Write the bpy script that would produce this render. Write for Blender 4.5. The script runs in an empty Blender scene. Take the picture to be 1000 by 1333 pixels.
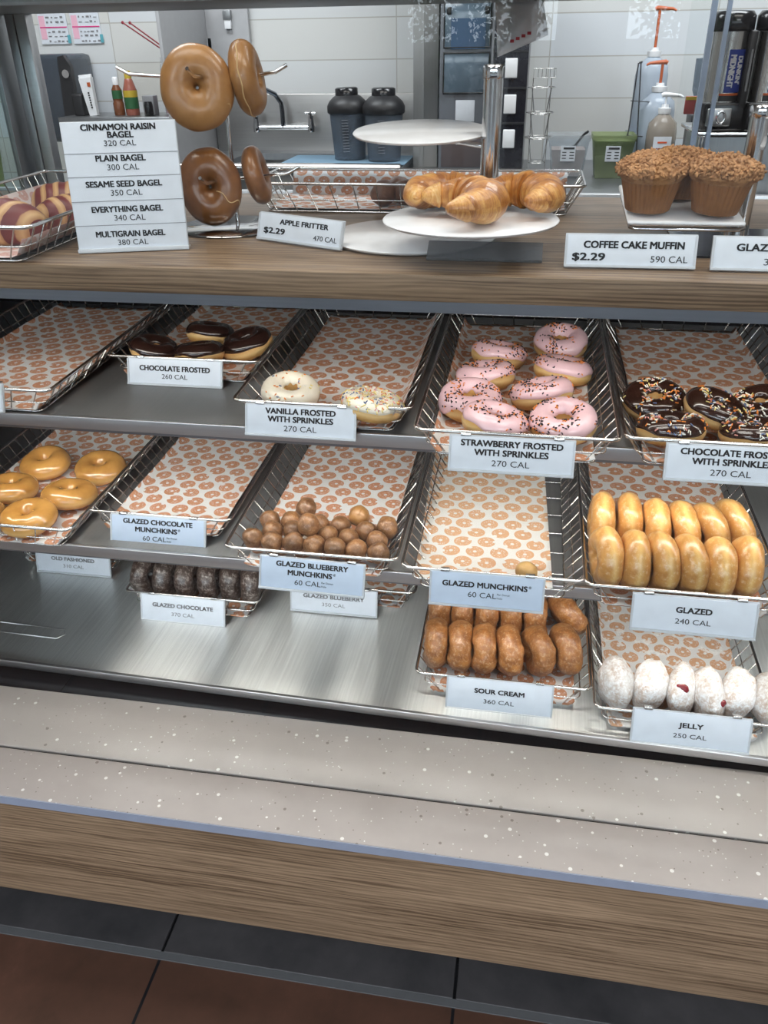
import bpy, bmesh, math, random
from math import sin, cos, pi, radians, sqrt
from mathutils import Vector, Matrix, noise

# ------------------------------------------------------------------ scene, camera, world, exposure
scene = bpy.context.scene
COL = scene.collection
scene.view_settings.view_transform = 'Standard'
scene.view_settings.look = 'None'
scene.view_settings.gamma = 1.0
scene.view_settings.use_curve_mapping = False
scene.view_settings.exposure = 0.0
scene.cycles.use_denoising = True
scene.cycles.max_bounces = 9
scene.cycles.diffuse_bounces = 4
scene.cycles.glossy_bounces = 4
scene.cycles.transparent_max_bounces = 16
scene.cycles.sample_clamp_indirect = 6.0
scene.cycles.caustics_reflective = False
scene.cycles.caustics_refractive = False

EYE = Vector((0.0, 0.0, 1.65))
pitch, yaw, roll = radians(30.0), radians(10.2), radians(1.015)
view = Vector((-sin(yaw) * cos(pitch), cos(yaw) * cos(pitch), -sin(pitch)))
right = Vector((cos(yaw), sin(yaw), 0.0))
up = right.cross(view)
right2 = right * cos(roll) - up * sin(roll)
up2 = up * cos(roll) + right * sin(roll)
cam_data = bpy.data.cameras.new('camera')
cam = bpy.data.objects.new('camera', cam_data)
COL.objects.link(cam)
m = Matrix((right2, up2, -view)).transposed().to_4x4()
m.translation = EYE
cam.matrix_world = m
cam_data.sensor_fit = 'VERTICAL'
cam_data.sensor_height = 36.0
cam_data.sensor_width = 27.0
cam_data.lens = 36.0 * 1060.0 / 1333.0
cam_data.clip_start = 0.02
scene.camera = cam

world = bpy.data.worlds.new('sky')
scene.world = world
world.use_nodes = True
bg = world.node_tree.nodes['Background']
bg.inputs[0].default_value = (0.80, 0.91, 1.0, 1)
bg.inputs[1].default_value = 5.5

CEIL_W = 42.0      # base watts of the ceiling lamps and the added fill lamps
STRIP = 34.0        # emission of the LED strips in the case


def lamp(name, loc, size, power, color=(1, 1, 1), rot=(0, 0, 0)):
    l = bpy.data.lights.new(name, 'AREA')
    l.shape = 'RECTANGLE'
    l.size, l.size_y = size
    l.energy = power
    l.color = color
    o = bpy.data.objects.new(name, l)
    o.location = loc
    o.rotation_euler = rot
    COL.objects.link(o)
    return o


for i, (x, y, pw) in enumerate(((-1.5, -0.9, 0.62), (1.3, -0.9, 0.62), (-0.75, 0.95, 0.40), (0.75, 0.95, 0.40), (-1.4, 2.45, 0.80), (0.6, 2.45, 0.80))):  # middle pair is an unseen added fill, warmed to brighten the countertop
    lamp('ceiling_and_fill_lamp', (x, y, 2.83), (1.2, 0.6), CEIL_W * pw, (1.0, 0.95, 0.88) if y > 0 and y < 1 else (0.93, 0.97, 1.0))

# ------------------------------------------------------------------ materials


class NT:
    """small helper round a material's node tree"""

    def __init__(self, name):
        self.mat = bpy.data.materials.new(name)
        self.mat.use_nodes = True
        self.t = self.mat.node_tree
        self.b = self.t.nodes['Principled BSDF']
        self.out = self.t.nodes['Material Output']

    def n(self, kind, **kw):
        nd = self.t.nodes.new(kind)
        for k, v in kw.items():
            setattr(nd, k, v)
        return nd

    def link(self, a, b):
        self.t.links.new(a, b)

    def put(self, sock, v):
        if isinstance(v, bpy.types.NodeSocket):
            self.link(v, sock)
        elif isinstance(v, (tuple, list)) and len(v) == 3 and sock.type == 'RGBA':
            sock.default_value = (*v, 1)
        else:
            sock.default_value = v

    def m(self, op, a, b=None, c=None):
        nd = self.n('ShaderNodeMath', operation=op)
        for i, v in enumerate((a, b, c)):
            if v is not None:
                self.put(nd.inputs[i], v)
        return nd.outputs[0]

    def mix(self, f, a, b):
        nd = self.n('ShaderNodeMix', data_type='RGBA')
        self.put(nd.inputs[0], f)
        self.put(nd.inputs[6], a)
        self.put(nd.inputs[7], b)
        return nd.outputs[2]

    def ramp(self, f, stops):
        nd = self.n('ShaderNodeValToRGB')
        el = nd.color_ramp.elements
        while len(el) < len(stops):
            el.new(0.5)
        for e, (p, c) in zip(el, stops):
            e.position = p
            e.color = (*c, 1) if len(c) == 3 else c
        self.put(nd.inputs[0], f)
        return nd.outputs[0]

    def coord(self, which='Object', scale=(1, 1, 1)):
        tc = self.n('ShaderNodeTexCoord')
        mp = self.n('ShaderNodeMapping')
        mp.inputs['Scale'].default_value = scale
        self.link(tc.outputs[which], mp.inputs[0])
        return mp.outputs[0]

    def noise(self, vec, scale, detail=4, rough=0.6, dist=0.0):
        nd = self.n('ShaderNodeTexNoise')
        self.link(vec, nd.inputs['Vector'])
        nd.inputs['Scale'].default_value = scale
        nd.inputs['Detail'].default_value = detail
        nd.inputs['Roughness'].default_value = rough
        nd.inputs['Distortion'].default_value = dist
        return nd.outputs[0]

    def voro(self, vec, scale, out='Distance', rand=1.0):
        nd = self.n('ShaderNodeTexVoronoi')
        self.link(vec, nd.inputs['Vector'])
        nd.inputs['Scale'].default_value = scale
        nd.inputs['Randomness'].default_value = rand
        return nd.outputs[out]

    def bump(self, h, strength=0.3, dist=0.002):
        nd = self.n('ShaderNodeBump')
        nd.inputs['Strength'].default_value = strength
        nd.inputs['Distance'].default_value = dist
        self.link(h, nd.inputs['Height'])
        self.link(nd.outputs[0], self.b.inputs['Normal'])

    def set(self, **kw):
        names = dict(color='Base Color', rough='Roughness', metal='Metallic', spec='Specular IOR Level', coat='Coat Weight',
                     coat_rough='Coat Roughness', sss='Subsurface Weight', trans='Transmission Weight', alpha='Alpha',
                     emit='Emission Color', emit_s='Emission Strength', aniso='Anisotropic', ior='IOR')
        for k, v in kw.items():
            self.put(self.b.inputs[names[k]], v)
        return self


MATS = {}


def flat(name, color, rough=0.5, metal=0.0, **kw):
    if name not in MATS:
        t = NT(name)
        v = t.coord()
        f = t.noise(v, 40, 3)
        c2 = tuple(min(1, c * 1.10) for c in color)
        c1 = tuple(c * 0.90 for c in color)
        t.set(color=t.mix(f, c1, c2), rough=rough, metal=metal, **kw)
        MATS[name] = t.mat
    return MATS[name]


def emission(name, color, s):
    t = NT(name)
    t.set(color=(0.8, 0.8, 0.8), emit=color, emit_s=s)
    return t.mat


def brushed(name, color, rough, axis, contrast=0.25, streak=0.05, spread=None):
    t = NT(name)
    sc = [220, 220, 220]
    sc[axis] = 3
    v = t.coord(scale=tuple(sc))
    f = t.noise(v, 1.0, 3, 0.7)
    v2 = t.coord(scale=(4, 4, 4))
    g = t.noise(v2, 1.0, 3, 0.6)
    f2 = t.m('MULTIPLY_ADD', t.m('SUBTRACT', f, 0.5), contrast, 1.0)
    cc = t.n('ShaderNodeVectorMath', operation='SCALE')
    cc.inputs[0].default_value = color
    t.link(f2, cc.inputs['Scale'])
    t.set(color=cc.outputs[0], metal=1.0, rough=t.m('ADD', t.m('MULTIPLY', f, streak * 2), t.m('MULTIPLY_ADD', g, 0.12, rough - 0.06)))
    t.bump(f, 0.12, 0.0006)
    if spread is not None:
        cb = t.n('ShaderNodeCombineXYZ')
        for i in range(3):
            cb.inputs[i].default_value = 1.0 if i == spread else 0.0
        t.link(cb.outputs[0], t.b.inputs['Tangent'])
        t.set(aniso=0.95)
    return t.mat


def wood(name, dark, light):
    t = NT(name)
    v = t.coord(scale=(0.5, 5.0, 7.0))
    a = t.noise(v, 3.0, 5, 0.6, 0.9)
    v2 = t.coord(scale=(1.6, 70, 110))
    b = t.noise(v2, 2.4, 5, 0.75)
    v3 = t.coord(scale=(0.30, 3.0, 4.6))
    w = t.n('ShaderNodeTexWave', wave_type='RINGS', rings_direction='X')
    t.link(v3, w.inputs[0])
    w.inputs['Scale'].default_value = 14.0
    w.inputs['Distortion'].default_value = 9.0
    w.inputs['Detail'].default_value = 3.0
    w.inputs['Detail Scale'].default_value = 1.1
    s = t.m('ADD', t.m('MULTIPLY', a, 0.36), t.m('ADD', t.m('MULTIPLY', b, 0.52), t.m('MULTIPLY', w.outputs[1], 0.12)))
    mid = tuple((d + l) / 2 for d, l in zip(dark, light))
    t.set(color=t.ramp(s, [(0.38, dark), (0.50, mid), (0.64, light)]), rough=0.42, spec=0.4)
    t.bump(b, 0.10, 0.0006)
    return t.mat


M_WOOD = wood('oak_laminate', (0.095, 0.058, 0.033), (0.305, 0.208, 0.132))
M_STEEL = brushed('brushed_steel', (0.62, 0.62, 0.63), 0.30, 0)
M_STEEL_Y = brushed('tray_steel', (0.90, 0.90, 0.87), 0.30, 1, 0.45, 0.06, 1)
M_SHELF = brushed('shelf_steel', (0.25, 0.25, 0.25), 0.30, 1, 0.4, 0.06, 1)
M_EDGE = brushed('edge_steel', (0.30, 0.32, 0.36), 0.28, 0)
M_DARKSTEEL = brushed('dark_steel', (0.36, 0.37, 0.38), 0.34, 2)  # even dark grey brushed steel
M_CHROME = flat('chrome', (0.75, 0.75, 0.76), 0.10, 1.0)
M_WIRE = flat('plated_wire', (0.66, 0.64, 0.62), 0.20, 1.0)
M_BLACK = flat('black_plastic', (0.012, 0.012, 0.014), 0.45)
M_BLACKGLOSS = flat('black_gloss', (0.010, 0.010, 0.012), 0.18)
M_WHITE = flat('white_card', (0.64, 0.675, 0.73), 0.45)
M_PLATE = flat('white_melamine', (0.80, 0.79, 0.80), 0.18)
M_TAGGREY = flat('tag_channel', (0.50, 0.52, 0.55), 0.3)
M_INK = flat('black_ink', (0.012, 0.012, 0.014), 0.6)
M_INKGREY = flat('grey_ink', (0.20, 0.20, 0.21), 0.6)
M_ORANGE = flat('orange_plastic', (0.42, 0.085, 0.018), 0.4)
M_RED = flat('red_plastic', (0.50, 0.02, 0.03), 0.4)
M_WHITEPL = flat('white_plastic', (0.75, 0.76, 0.78), 0.35)


def glass_mat(name, tint, base=0.023, rough=0.0):
    t = NT(name)
    lw = t.n('ShaderNodeLayerWeight')
    lw.inputs[0].default_value = 0.5
    f = t.m('MULTIPLY_ADD', t.m('POWER', lw.outputs['Facing'], 5.0), 1.0 - base, base)
    tr = t.n('ShaderNodeBsdfTransparent')
    tr.inputs[0].default_value = (*tint, 1)
    gl = t.n('ShaderNodeBsdfGlossy')
    gl.inputs['Roughness'].default_value = rough
    mx = t.n('ShaderNodeMixShader')
    t.link(f, mx.inputs[0])
    t.link(tr.outputs[0], mx.inputs[1])
    t.link(gl.outputs[0], mx.inputs[2])
    t.link(mx.outputs[0], t.out.inputs[0])
    return t.mat


M_GLASS = glass_mat('case_glass', (0.975, 0.985, 0.985))


def clear_plastic(name, tint, haze, hazecol):
    """clear plastic: see-through with a milky diffuse share"""
    t = NT(name)
    t.set(color=hazecol, rough=0.2, coat=1.0 if 'sleeve' in name else 0.0)
    tr = t.n('ShaderNodeBsdfTransparent')
    tr.inputs[0].default_value = (*tint, 1)
    mx = t.n('ShaderNodeMixShader')
    mx.inputs[0].default_value = haze
    t.link(tr.outputs[0], mx.inputs[1])
    t.link(t.b.outputs[0], mx.inputs[2])
    t.link(mx.outputs[0], t.out.inputs[0])
    return t.mat


M_CLEAR = clear_plastic('clear_plastic', (0.90, 0.92, 0.93), 0.22, (0.6, 0.63, 0.66))
M_SMOKE = clear_plastic('smoky_plastic', (0.62, 0.68, 0.74), 0.40, (0.16, 0.19, 0.23))
M_JUG = clear_plastic('milky_jug', (0.85, 0.88, 0.92), 0.62, (0.48, 0.55, 0.64))


def corian():
    t = NT('speckled_solid_surface')
    v = t.coord()
    wn = t.noise(v, 18, 3)
    base = t.mix(wn, (0.320, 0.285, 0.265), (0.385, 0.345, 0.322))
    d1 = t.voro(v, 55)
    c1 = t.voro(v, 55, 'Color')
    sep = t.n('ShaderNodeSeparateColor')
    t.link(c1, sep.inputs[0])
    white = t.m('MULTIPLY', t.m('LESS_THAN', d1, 0.17), t.m('GREATER_THAN', sep.outputs[0], 0.74))
    dark = t.m('MULTIPLY', t.m('LESS_THAN', d1, 0.16), t.m('LESS_THAN', sep.outputs[0], 0.16))
    d2 = t.voro(v, 130)
    c2 = t.voro(v, 130, 'Color')
    sep2 = t.n('ShaderNodeSeparateColor')
    t.link(c2, sep2.inputs[0])
    w2 = t.m('MULTIPLY', t.m('LESS_THAN', d2, 0.16), t.m('GREATER_THAN', sep2.outputs[1], 0.78))
    k2 = t.m('MULTIPLY', t.m('LESS_THAN', d2, 0.15), t.m('LESS_THAN', sep2.outputs[1], 0.13))
    c = t.mix(t.m('MULTIPLY', w2, 0.7), base, (0.68, 0.66, 0.63))
    c = t.mix(t.m('MULTIPLY', k2, 0.8), c, (0.16, 0.13, 0.11))
    c = t.mix(t.m('MULTIPLY', white, 0.8), c, (0.74, 0.73, 0.70))
    c = t.mix(t.m('MULTIPLY', dark, 0.85), c, (0.17, 0.14, 0.12))
    t.set(color=c, rough=0.30, spec=0.45)
    return t.mat


M_CORIAN = corian()


def slate(name, a, b, rough):
    t = NT(name)
    v = t.coord()
    f = t.noise(v, 3.2, 7, 0.62, 0.5)
    g = t.noise(v, 26, 4, 0.6)
    s = t.m('ADD', t.m('MULTIPLY', f, 0.75), t.m('MULTIPLY', g, 0.25))
    t.set(color=t.ramp(s, [(0.34, a), (0.66, b)]), rough=t.m('MULTIPLY_ADD', f, 0.25, rough - 0.12), spec=0.4)
    t.bump(s, 0.25, 0.003)
    return t.mat


def floor_mat():
    """rust slate tiles, 0.613 m square, dark joints"""
    t = NT('rust_slate_floor')
    v = t.coord()
    f = t.noise(v, 2.6, 7, 0.62, 0.6)
    g = t.noise(v, 24, 4, 0.6)
    s = t.m('ADD', t.m('MULTIPLY', f, 0.75), t.m('MULTIPLY', g, 0.25))
    c = t.ramp(s, [(0.32, (0.060, 0.032, 0.022)), (0.55, (0.105, 0.050, 0.034)), (0.72, (0.175, 0.080, 0.056))])
    sp = t.n('ShaderNodeSeparateXYZ')
    t.link(v, sp.inputs[0])

    def joint(sock, off):
        u = t.m('FRACT', t.m('ADD', t.m('DIVIDE', t.m('SUBTRACT', sock, off), 0.613), 100.5))
        return t.m('LESS_THAN', t.m('ABSOLUTE', t.m('SUBTRACT', u, 0.5)), 0.0052)
    j = t.m('MAXIMUM', joint(sp.outputs[0], -0.655), joint(sp.outputs[1], 0.913))
    c = t.mix(j, c, (0.012, 0.012, 0.014))
    t.set(color=c, rough=t.m('MULTIPLY_ADD', f, 0.25, 0.30), spec=0.4)
    t.bump(t.m('SUBTRACT', s, t.m('MULTIPLY', j, 0.8)), 0.25, 0.003)
    return t.mat


def tile_wall():
    t = NT('glazed_wall_tile')
    tc = t.n('ShaderNodeTexCoord')
    sp = t.n('ShaderNodeSeparateXYZ')
    t.link(tc.outputs['Object'], sp.inputs[0])
    cb = t.n('ShaderNodeCombineXYZ')
    t.link(t.m('ADD', sp.outputs[0], 0.534 + 0.555 * 10), cb.inputs[0])
    t.link(t.m('ADD', sp.outputs[2], -1.461 + 0.1335 * 20), cb.inputs[1])
    br = t.n('ShaderNodeTexBrick')
    br.offset = 0.0
    t.link(cb.outputs[0], br.inputs[0])
    br.inputs['Color1'].default_value = (0.60, 0.63, 0.67, 1)  # bluish and beige tile tones paint light differences into the colour
    br.inputs['Color2'].default_value = (0.60, 0.585, 0.545, 1)
    br.inputs['Mortar'].default_value = (0.42, 0.41, 0.38, 1)
    br.inputs['Scale'].default_value = 1.0
    br.inputs['Mortar Size'].default_value = 0.0022
    br.inputs['Mortar Smooth'].default_value = 0.2
    br.inputs['Bias'].default_value = 0.0
    br.inputs['Brick Width'].default_value = 0.555
    br.inputs['Row Height'].default_value = 0.1335
    t.set(color=br.outputs[0], rough=0.25, spec=0.45)
    return t.mat


def liner_mat(name, ink, paper=(0.74, 0.73, 0.72), powder=False):
    """greaseproof paper printed with small bitten rings; UV is in metres"""
    t = NT(name)
    tc = t.n('ShaderNodeTexCoord')
    sp = t.n('ShaderNodeSeparateXYZ')
    t.link(tc.outputs['UV'], sp.inputs[0])
    A, B = 0.0405, 0.0300
    vr = t.m('DIVIDE', sp.outputs[1], B)
    ri = t.m('FLOOR', vr)
    uu = t.m('ADD', t.m('DIVIDE', sp.outputs[0], A), t.m('MULTIPLY', t.m('MODULO', t.m('ADD', ri, 100.0), 2.0), 0.5))
    ci = t.m('FLOOR', uu)
    cb = t.n('ShaderNodeCombineXYZ')
    t.link(ci, cb.inputs[0])
    t.link(ri, cb.inputs[1])
    wn = t.n('ShaderNodeTexWhiteNoise', noise_dimensions='2D')
    t.link(cb.outputs[0], wn.inputs[0])
    sc = t.n('ShaderNodeSeparateColor')
    t.link(wn.outputs['Color'], sc.inputs[0])
    x = t.m('MULTIPLY', t.m('SUBTRACT', t.m('FRACT', uu), t.m('MULTIPLY_ADD', sc.outputs[0], 0.12, 0.44)), A)
    y = t.m('MULTIPLY', t.m('SUBTRACT', t.m('FRACT', vr), 0.5), B)
    d = t.m('SQRT', t.m('ADD', t.m('MULTIPLY', x, x), t.m('MULTIPLY', y, y)))
    ang = t.m('MULTIPLY', wn.outputs['Value'], 6.283)
    bx = t.m('SUBTRACT', x, t.m('MULTIPLY', t.m('COSINE', ang), 0.0142))
    by = t.m('SUBTRACT', y, t.m('MULTIPLY', t.m('SINE', ang), 0.0142))
    bd = t.m('SQRT', t.m('ADD', t.m('MULTIPLY', bx, bx), t.m('MULTIPLY', by, by)))
    ring = t.m('MULTIPLY', t.m('LESS_THAN', d, 0.0150), t.m('GREATER_THAN', d, 0.0032))
    ring = t.m('MULTIPLY', ring, t.m('GREATER_THAN', bd, 0.0040))
    dv = t.voro(tc.outputs['UV'], 330, rand=0.75)
    inner = t.m('MULTIPLY', t.m('LESS_THAN', d, 0.0132), t.m('GREATER_THAN', d, 0.0052))
    dash = t.m('MULTIPLY', inner, t.m('LESS_THAN', dv, 0.31))
    ring = t.m('MULTIPLY', ring, t.m('SUBTRACT', 1.0, t.m('MULTIPLY', dash, 0.85)))
    nz = t.noise(tc.outputs['UV'], 30, 3)
    pc = t.mix(nz, tuple(c * 0.93 for c in paper), paper)
    c = t.mix(t.m('MULTIPLY', ring, 0.88), pc, ink)
    if powder:
        pn = t.noise(tc.outputs['UV'], 34, 6, 0.75)
        pm = t.m('GREATER_THAN', pn, 0.565)
        c = t.mix(t.m('MULTIPLY', pm, 0.8), c, (0.86, 0.85, 0.83))
    t.set(color=c, rough=0.55)
    t.bump(t.noise(tc.outputs['UV'], 22, 4), 0.35, 0.006)
    return t.mat


M_LINER = liner_mat('printed_liner', (0.52, 0.185, 0.055))
M_LINER_PALE = liner_mat('printed_liner_pale', (0.66, 0.33, 0.14), (0.78, 0.76, 0.72))
M_LINER_POWDER = liner_mat('printed_liner_powdered', (0.58, 0.28, 0.12), powder=True)


def dough(name, lo, hi, band=None, rough=0.45, coat=0.0, fleck=None, fleck_amt=0.6, scale=26, crumb=0.25, cut=0.54):
    t = NT(name)
    v = t.coord()
    f = t.noise(v, scale, 5, 0.6)
    g = t.noise(v, scale * 7, 3, 0.6)
    c = t.ramp(t.m('ADD', t.m('MULTIPLY', f, 0.8), t.m('MULTIPLY', g, 0.2)), [(0.33, lo), (0.66, hi)])
    if band:
        sp = t.n('ShaderNodeSeparateXYZ')
        t.link(v, sp.inputs[0])
        z = t.m('ABSOLUTE', t.m('ADD', sp.outputs[2], t.m('MULTIPLY_ADD', f, 0.008, -0.004)))
        k = t.m('SUBTRACT', 1.0, t.m('MINIMUM', t.m('DIVIDE', z, 0.0075), 1.0))
        c = t.mix(t.m('MULTIPLY', k, 0.75), c, band)
    if fleck:
        h = t.noise(v, scale * 4.5, 6, 0.8)
        k = t.m('MULTIPLY', t.m('SUBTRACT', h, cut), 9.0)
        k = t.m('MINIMUM', t.m('MAXIMUM', k, 0.0), 1.0)
        c = t.mix(t.m('MULTIPLY', k, fleck_amt), c, fleck)
    oi = t.n('ShaderNodeObjectInfo')
    sc = t.n('ShaderNodeVectorMath', operation='SCALE')
    t.link(c, sc.inputs[0])
    t.link(t.m('MULTIPLY_ADD', oi.outputs['Random'], 0.30, 0.83), sc.inputs['Scale'])
    t.set(color=sc.outputs[0], rough=rough, coat=coat, coat_rough=0.15)
    t.bump(g, crumb, 0.0015)
    return t.mat


M_DOUGH = dough('yeast_dough', (0.50, 0.235, 0.055), (0.66, 0.37, 0.11), band=(0.80, 0.56, 0.26))
M_GLAZED = dough('glazed_dough', (0.44, 0.185, 0.040), (0.66, 0.345, 0.095), band=(0.74, 0.47, 0.165), rough=0.30, coat=0.35,
                 fleck=(0.84, 0.68, 0.46), fleck_amt=0.4, cut=0.52)
M_CARAMEL = dough('caramel_glazed_dough', (0.42, 0.185, 0.038), (0.54, 0.27, 0.065), band=(0.68, 0.42, 0.15), rough=0.22, coat=0.7, crumb=0.05)
M_SOUR = dough('sour_cream_dough', (0.17, 0.052, 0.011), (0.48, 0.195, 0.048), rough=0.42, coat=0.25, fleck=(0.78, 0.56, 0.36), fleck_amt=0.35, scale=34, cut=0.51, crumb=0.5)
M_CHOCCAKE = dough('chocolate_cake_dough', (0.022, 0.011, 0.008), (0.060, 0.032, 0.022), rough=0.33, coat=0.4, fleck=(0.36, 0.31, 0.28), fleck_amt=0.6, scale=34, cut=0.50, crumb=0.5)
M_BLUEHOLE = dough('blueberry_hole_dough', (0.13, 0.050, 0.016), (0.33, 0.150, 0.055), rough=0.40, coat=0.3, fleck=(0.58, 0.38, 0.23), fleck_amt=0.35, scale=45, cut=0.51, crumb=0.5)
M_DARKHOLE = dough('dark_hole_dough', (0.09, 0.035, 0.020), (0.20, 0.085, 0.045), rough=0.42, fleck=(0.35, 0.22, 0.15), fleck_amt=0.3, scale=45)
M_GOLDHOLE = dough('golden_hole_dough', (0.25, 0.11, 0.028), (0.43, 0.21, 0.066), rough=0.40, coat=0.3, scale=45, crumb=0.5)
M_GLAZEHOLE = dough('plain_hole_dough', (0.55, 0.30, 0.09), (0.72, 0.46, 0.18), rough=0.35, coat=0.3)
M_POWDER = dough('powdered_dough', (0.50, 0.35, 0.25), (0.86, 0.84, 0.82), rough=0.85, fleck=(0.90, 0.90, 0.90), fleck_amt=0.9, scale=38, crumb=0.9, cut=0.47)
M_JELLY = flat('red_jelly', (0.20, 0.006, 0.012), 0.12, coat=0.6)
M_BAGEL_TAN = dough('tan_bagel_crust', (0.26, 0.115, 0.034), (0.42, 0.210, 0.072), rough=0.36, coat=0.2, scale=14, crumb=0.1)
M_BAGEL_BROWN = dough('brown_bagel_crust', (0.14, 0.048, 0.013), (0.29, 0.118, 0.034), rough=0.30, coat=0.25, scale=14, crumb=0.1)
M_BAGEL_CRUMB = flat('bagel_cut', (0.55, 0.36, 0.17), 0.6)
M_RAISIN = flat('raisin', (0.018, 0.009, 0.008), 0.4)
M_CRUMBTOP = dough('crumb_topping', (0.24, 0.105, 0.038), (0.58, 0.305, 0.132), rough=0.7, scale=60, crumb=0.6)
M_MUFFIN = dough('muffin_cake', (0.30, 0.14, 0.05), (0.48, 0.25, 0.10), rough=0.6, scale=40)
M_PINK = flat('pink_frosting', (0.80, 0.52, 0.545), 0.26, coat=0.5)
M_CHOCFROST = flat('chocolate_frosting', (0.028, 0.011, 0.008), 0.16, coat=0.6)
M_VANILLA = flat('vanilla_frosting', (0.82, 0.74, 0.60), 0.28, coat=0.4)
S_BLACK = flat('black_sprinkle', (0.012, 0.008, 0.012), 0.4)
S_ORANGE = flat('orange_sprinkle', (0.80, 0.24, 0.03), 0.4)
S_WHITE = flat('white_sprinkle', (0.85, 0.82, 0.74), 0.4)
S_YELLOW = flat('yellow_sprinkle', (0.85, 0.68, 0.25), 0.4)
S_BLUE = flat('blue_sprinkle', (0.10, 0.16, 0.32), 0.4)
S_PINK = flat('pink_sprinkle', (0.80, 0.35, 0.30), 0.4)


def paper_cup_mat():
    t = NT('muffin_paper')
    v = t.coord()
    sp = t.n('ShaderNodeSeparateXYZ')
    t.link(v, sp.inputs[0])
    f = t.noise(v, 60, 3)
    k = t.m('MINIMUM', t.m('MAXIMUM', t.m('MULTIPLY', t.m('SUBTRACT', sp.outputs[2], 0.040), 160.0), 0.0), 1.0)
    c = t.mix(f, (0.20, 0.080, 0.026), (0.32, 0.140, 0.050))
    c = t.mix(t.m('MULTIPLY', k, 0.55), c, (0.62, 0.48, 0.36))
    t.set(color=c, rough=0.6)
    return t.mat


M_CUP = paper_cup_mat()


def croissant_mat():
    t = NT('croissant_crust')
    tc = t.n('ShaderNodeTexCoord')
    sp = t.n('ShaderNodeSeparateXYZ')
    t.link(tc.outputs['UV'], sp.inputs[0])
    v = t.coord()
    f = t.noise(v, 30, 5, 0.65)
    line = t.noise(t.coord('UV', (60, 2.2, 1)), 1.6, 4, 0.6)
    seg = t.m('FRACT', t.m('ADD', t.m('MULTIPLY', sp.outputs[0], 7.0), t.m('MULTIPLY', sp.outputs[1], 1.2)))
    s = t.m('ADD', t.m('MULTIPLY', f, 0.64), t.m('ADD', t.m('MULTIPLY', line, 0.28), t.m('MULTIPLY', seg, 0.10)))
    c = t.ramp(s, [(0.40, (0.28, 0.090, 0.016)), (0.50, (0.50, 0.200, 0.042)), (0.58, (0.66, 0.33, 0.085)), (0.70, (0.80, 0.52, 0.21))])
    t.set(color=c, rough=0.38, coat=0.25)
    t.bump(line, 0.5, 0.003)
    return t.mat


M_CROIS = croissant_mat()


def swirl_mat():
    t = NT('maroon_and_tan_stripes')
    tc = t.n('ShaderNodeTexCoord')
    sp = t.n('ShaderNodeSeparateXYZ')
    t.link(tc.outputs['UV'], sp.inputs[0])
    nz = t.noise(t.coord(), 22, 4)
    s = t.m('FRACT', t.m('ADD', t.m('MULTIPLY', sp.outputs[0], 6.5), t.m('ADD', t.m('MULTIPLY', sp.outputs[1], 1.0), t.m('MULTIPLY', nz, 0.35))))
    c = t.ramp(s, [(0.0, (0.125, 0.022, 0.022)), (0.50, (0.17, 0.035, 0.032)), (0.56, (0.42, 0.22, 0.10)), (0.78, (0.58, 0.36, 0.17)), (0.95, (0.42, 0.22, 0.10))])
    t.set(color=c, rough=0.45)
    t.bump(s, 0.3, 0.003)
    return t.mat


M_SWIRL = swirl_mat()

# ------------------------------------------------------------------ mesh helpers


def finish(o, mats, smooth):
    for mt in (mats if isinstance(mats, (list, tuple)) else [mats]):
        o.data.materials.append(mt)
    if smooth:
        for p in o.data.polygons:
            p.use_smooth = True
    o.data.set_sharp_from_angle(angle=radians(76))
    return o


def obj(name, bm, mats, parent=None, smooth=False):
    me = bpy.data.meshes.new(name)
    bmesh.ops.recalc_face_normals(bm, faces=bm.faces)
    bm.to_mesh(me)
    bm.free()
    o = bpy.data.objects.new(name, me)
    COL.objects.link(o)
    finish(o, mats, smooth)
    if parent is not None:
        o.parent = parent
    return o


def tag(o, label=None, cat=None, group=None, kind=None):
    if label:
        o['label'] = label
    if cat:
        o['category'] = cat
    if group:
        o['group'] = group
    if kind:
        o['kind'] = kind
    return o


def thing(name, label, cat, loc=(0, 0, 0), rot=(0, 0, 0), group=None):
    o = bpy.data.objects.new(name, None)
    o.empty_display_size = 0.02
    COL.objects.link(o)
    o.location = loc
    o.rotation_euler = rot
    return tag(o, label, cat, group)


def struct(name, bm, mats, smooth=False):
    return tag(obj(name, bm, mats, None, smooth), kind='structure')


def place(o, loc, rot=(0, 0, 0)):
    o.location = loc
    o.rotation_euler = rot
    return o


def BM():
    return bmesh.new()


def box(bm, x0, x1, y0, y1, z0, z1, bev=0.0, mat=0, mtx=None):
    g = bmesh.ops.create_cube(bm, size=1.0)
    vs = g['verts']
    for v in vs:
        v.co = Vector(((x0 + x1) / 2 + v.co.x * (x1 - x0), (y0 + y1) / 2 + v.co.y * (y1 - y0), (z0 + z1) / 2 + v.co.z * (z1 - z0)))
    fs = set(f for v in vs for f in v.link_faces)
    if bev > 0:
        es = list(set(e for v in vs for e in v.link_edges))
        r = bmesh.ops.bevel(bm, geom=es, offset=bev, segments=2, profile=0.6, affect='EDGES', clamp_overlap=True)
        vs = list(set(v for f in r['faces'] for v in f.verts) | set(v for v in vs if v.is_valid))
        fs = set(f for v in vs for f in v.link_faces)
    for f in fs:
        f.material_index = mat
    if mtx is not None:
        for v in set(v for f in fs for v in f.verts):
            v.co = mtx @ v.co
    return bm


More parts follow.
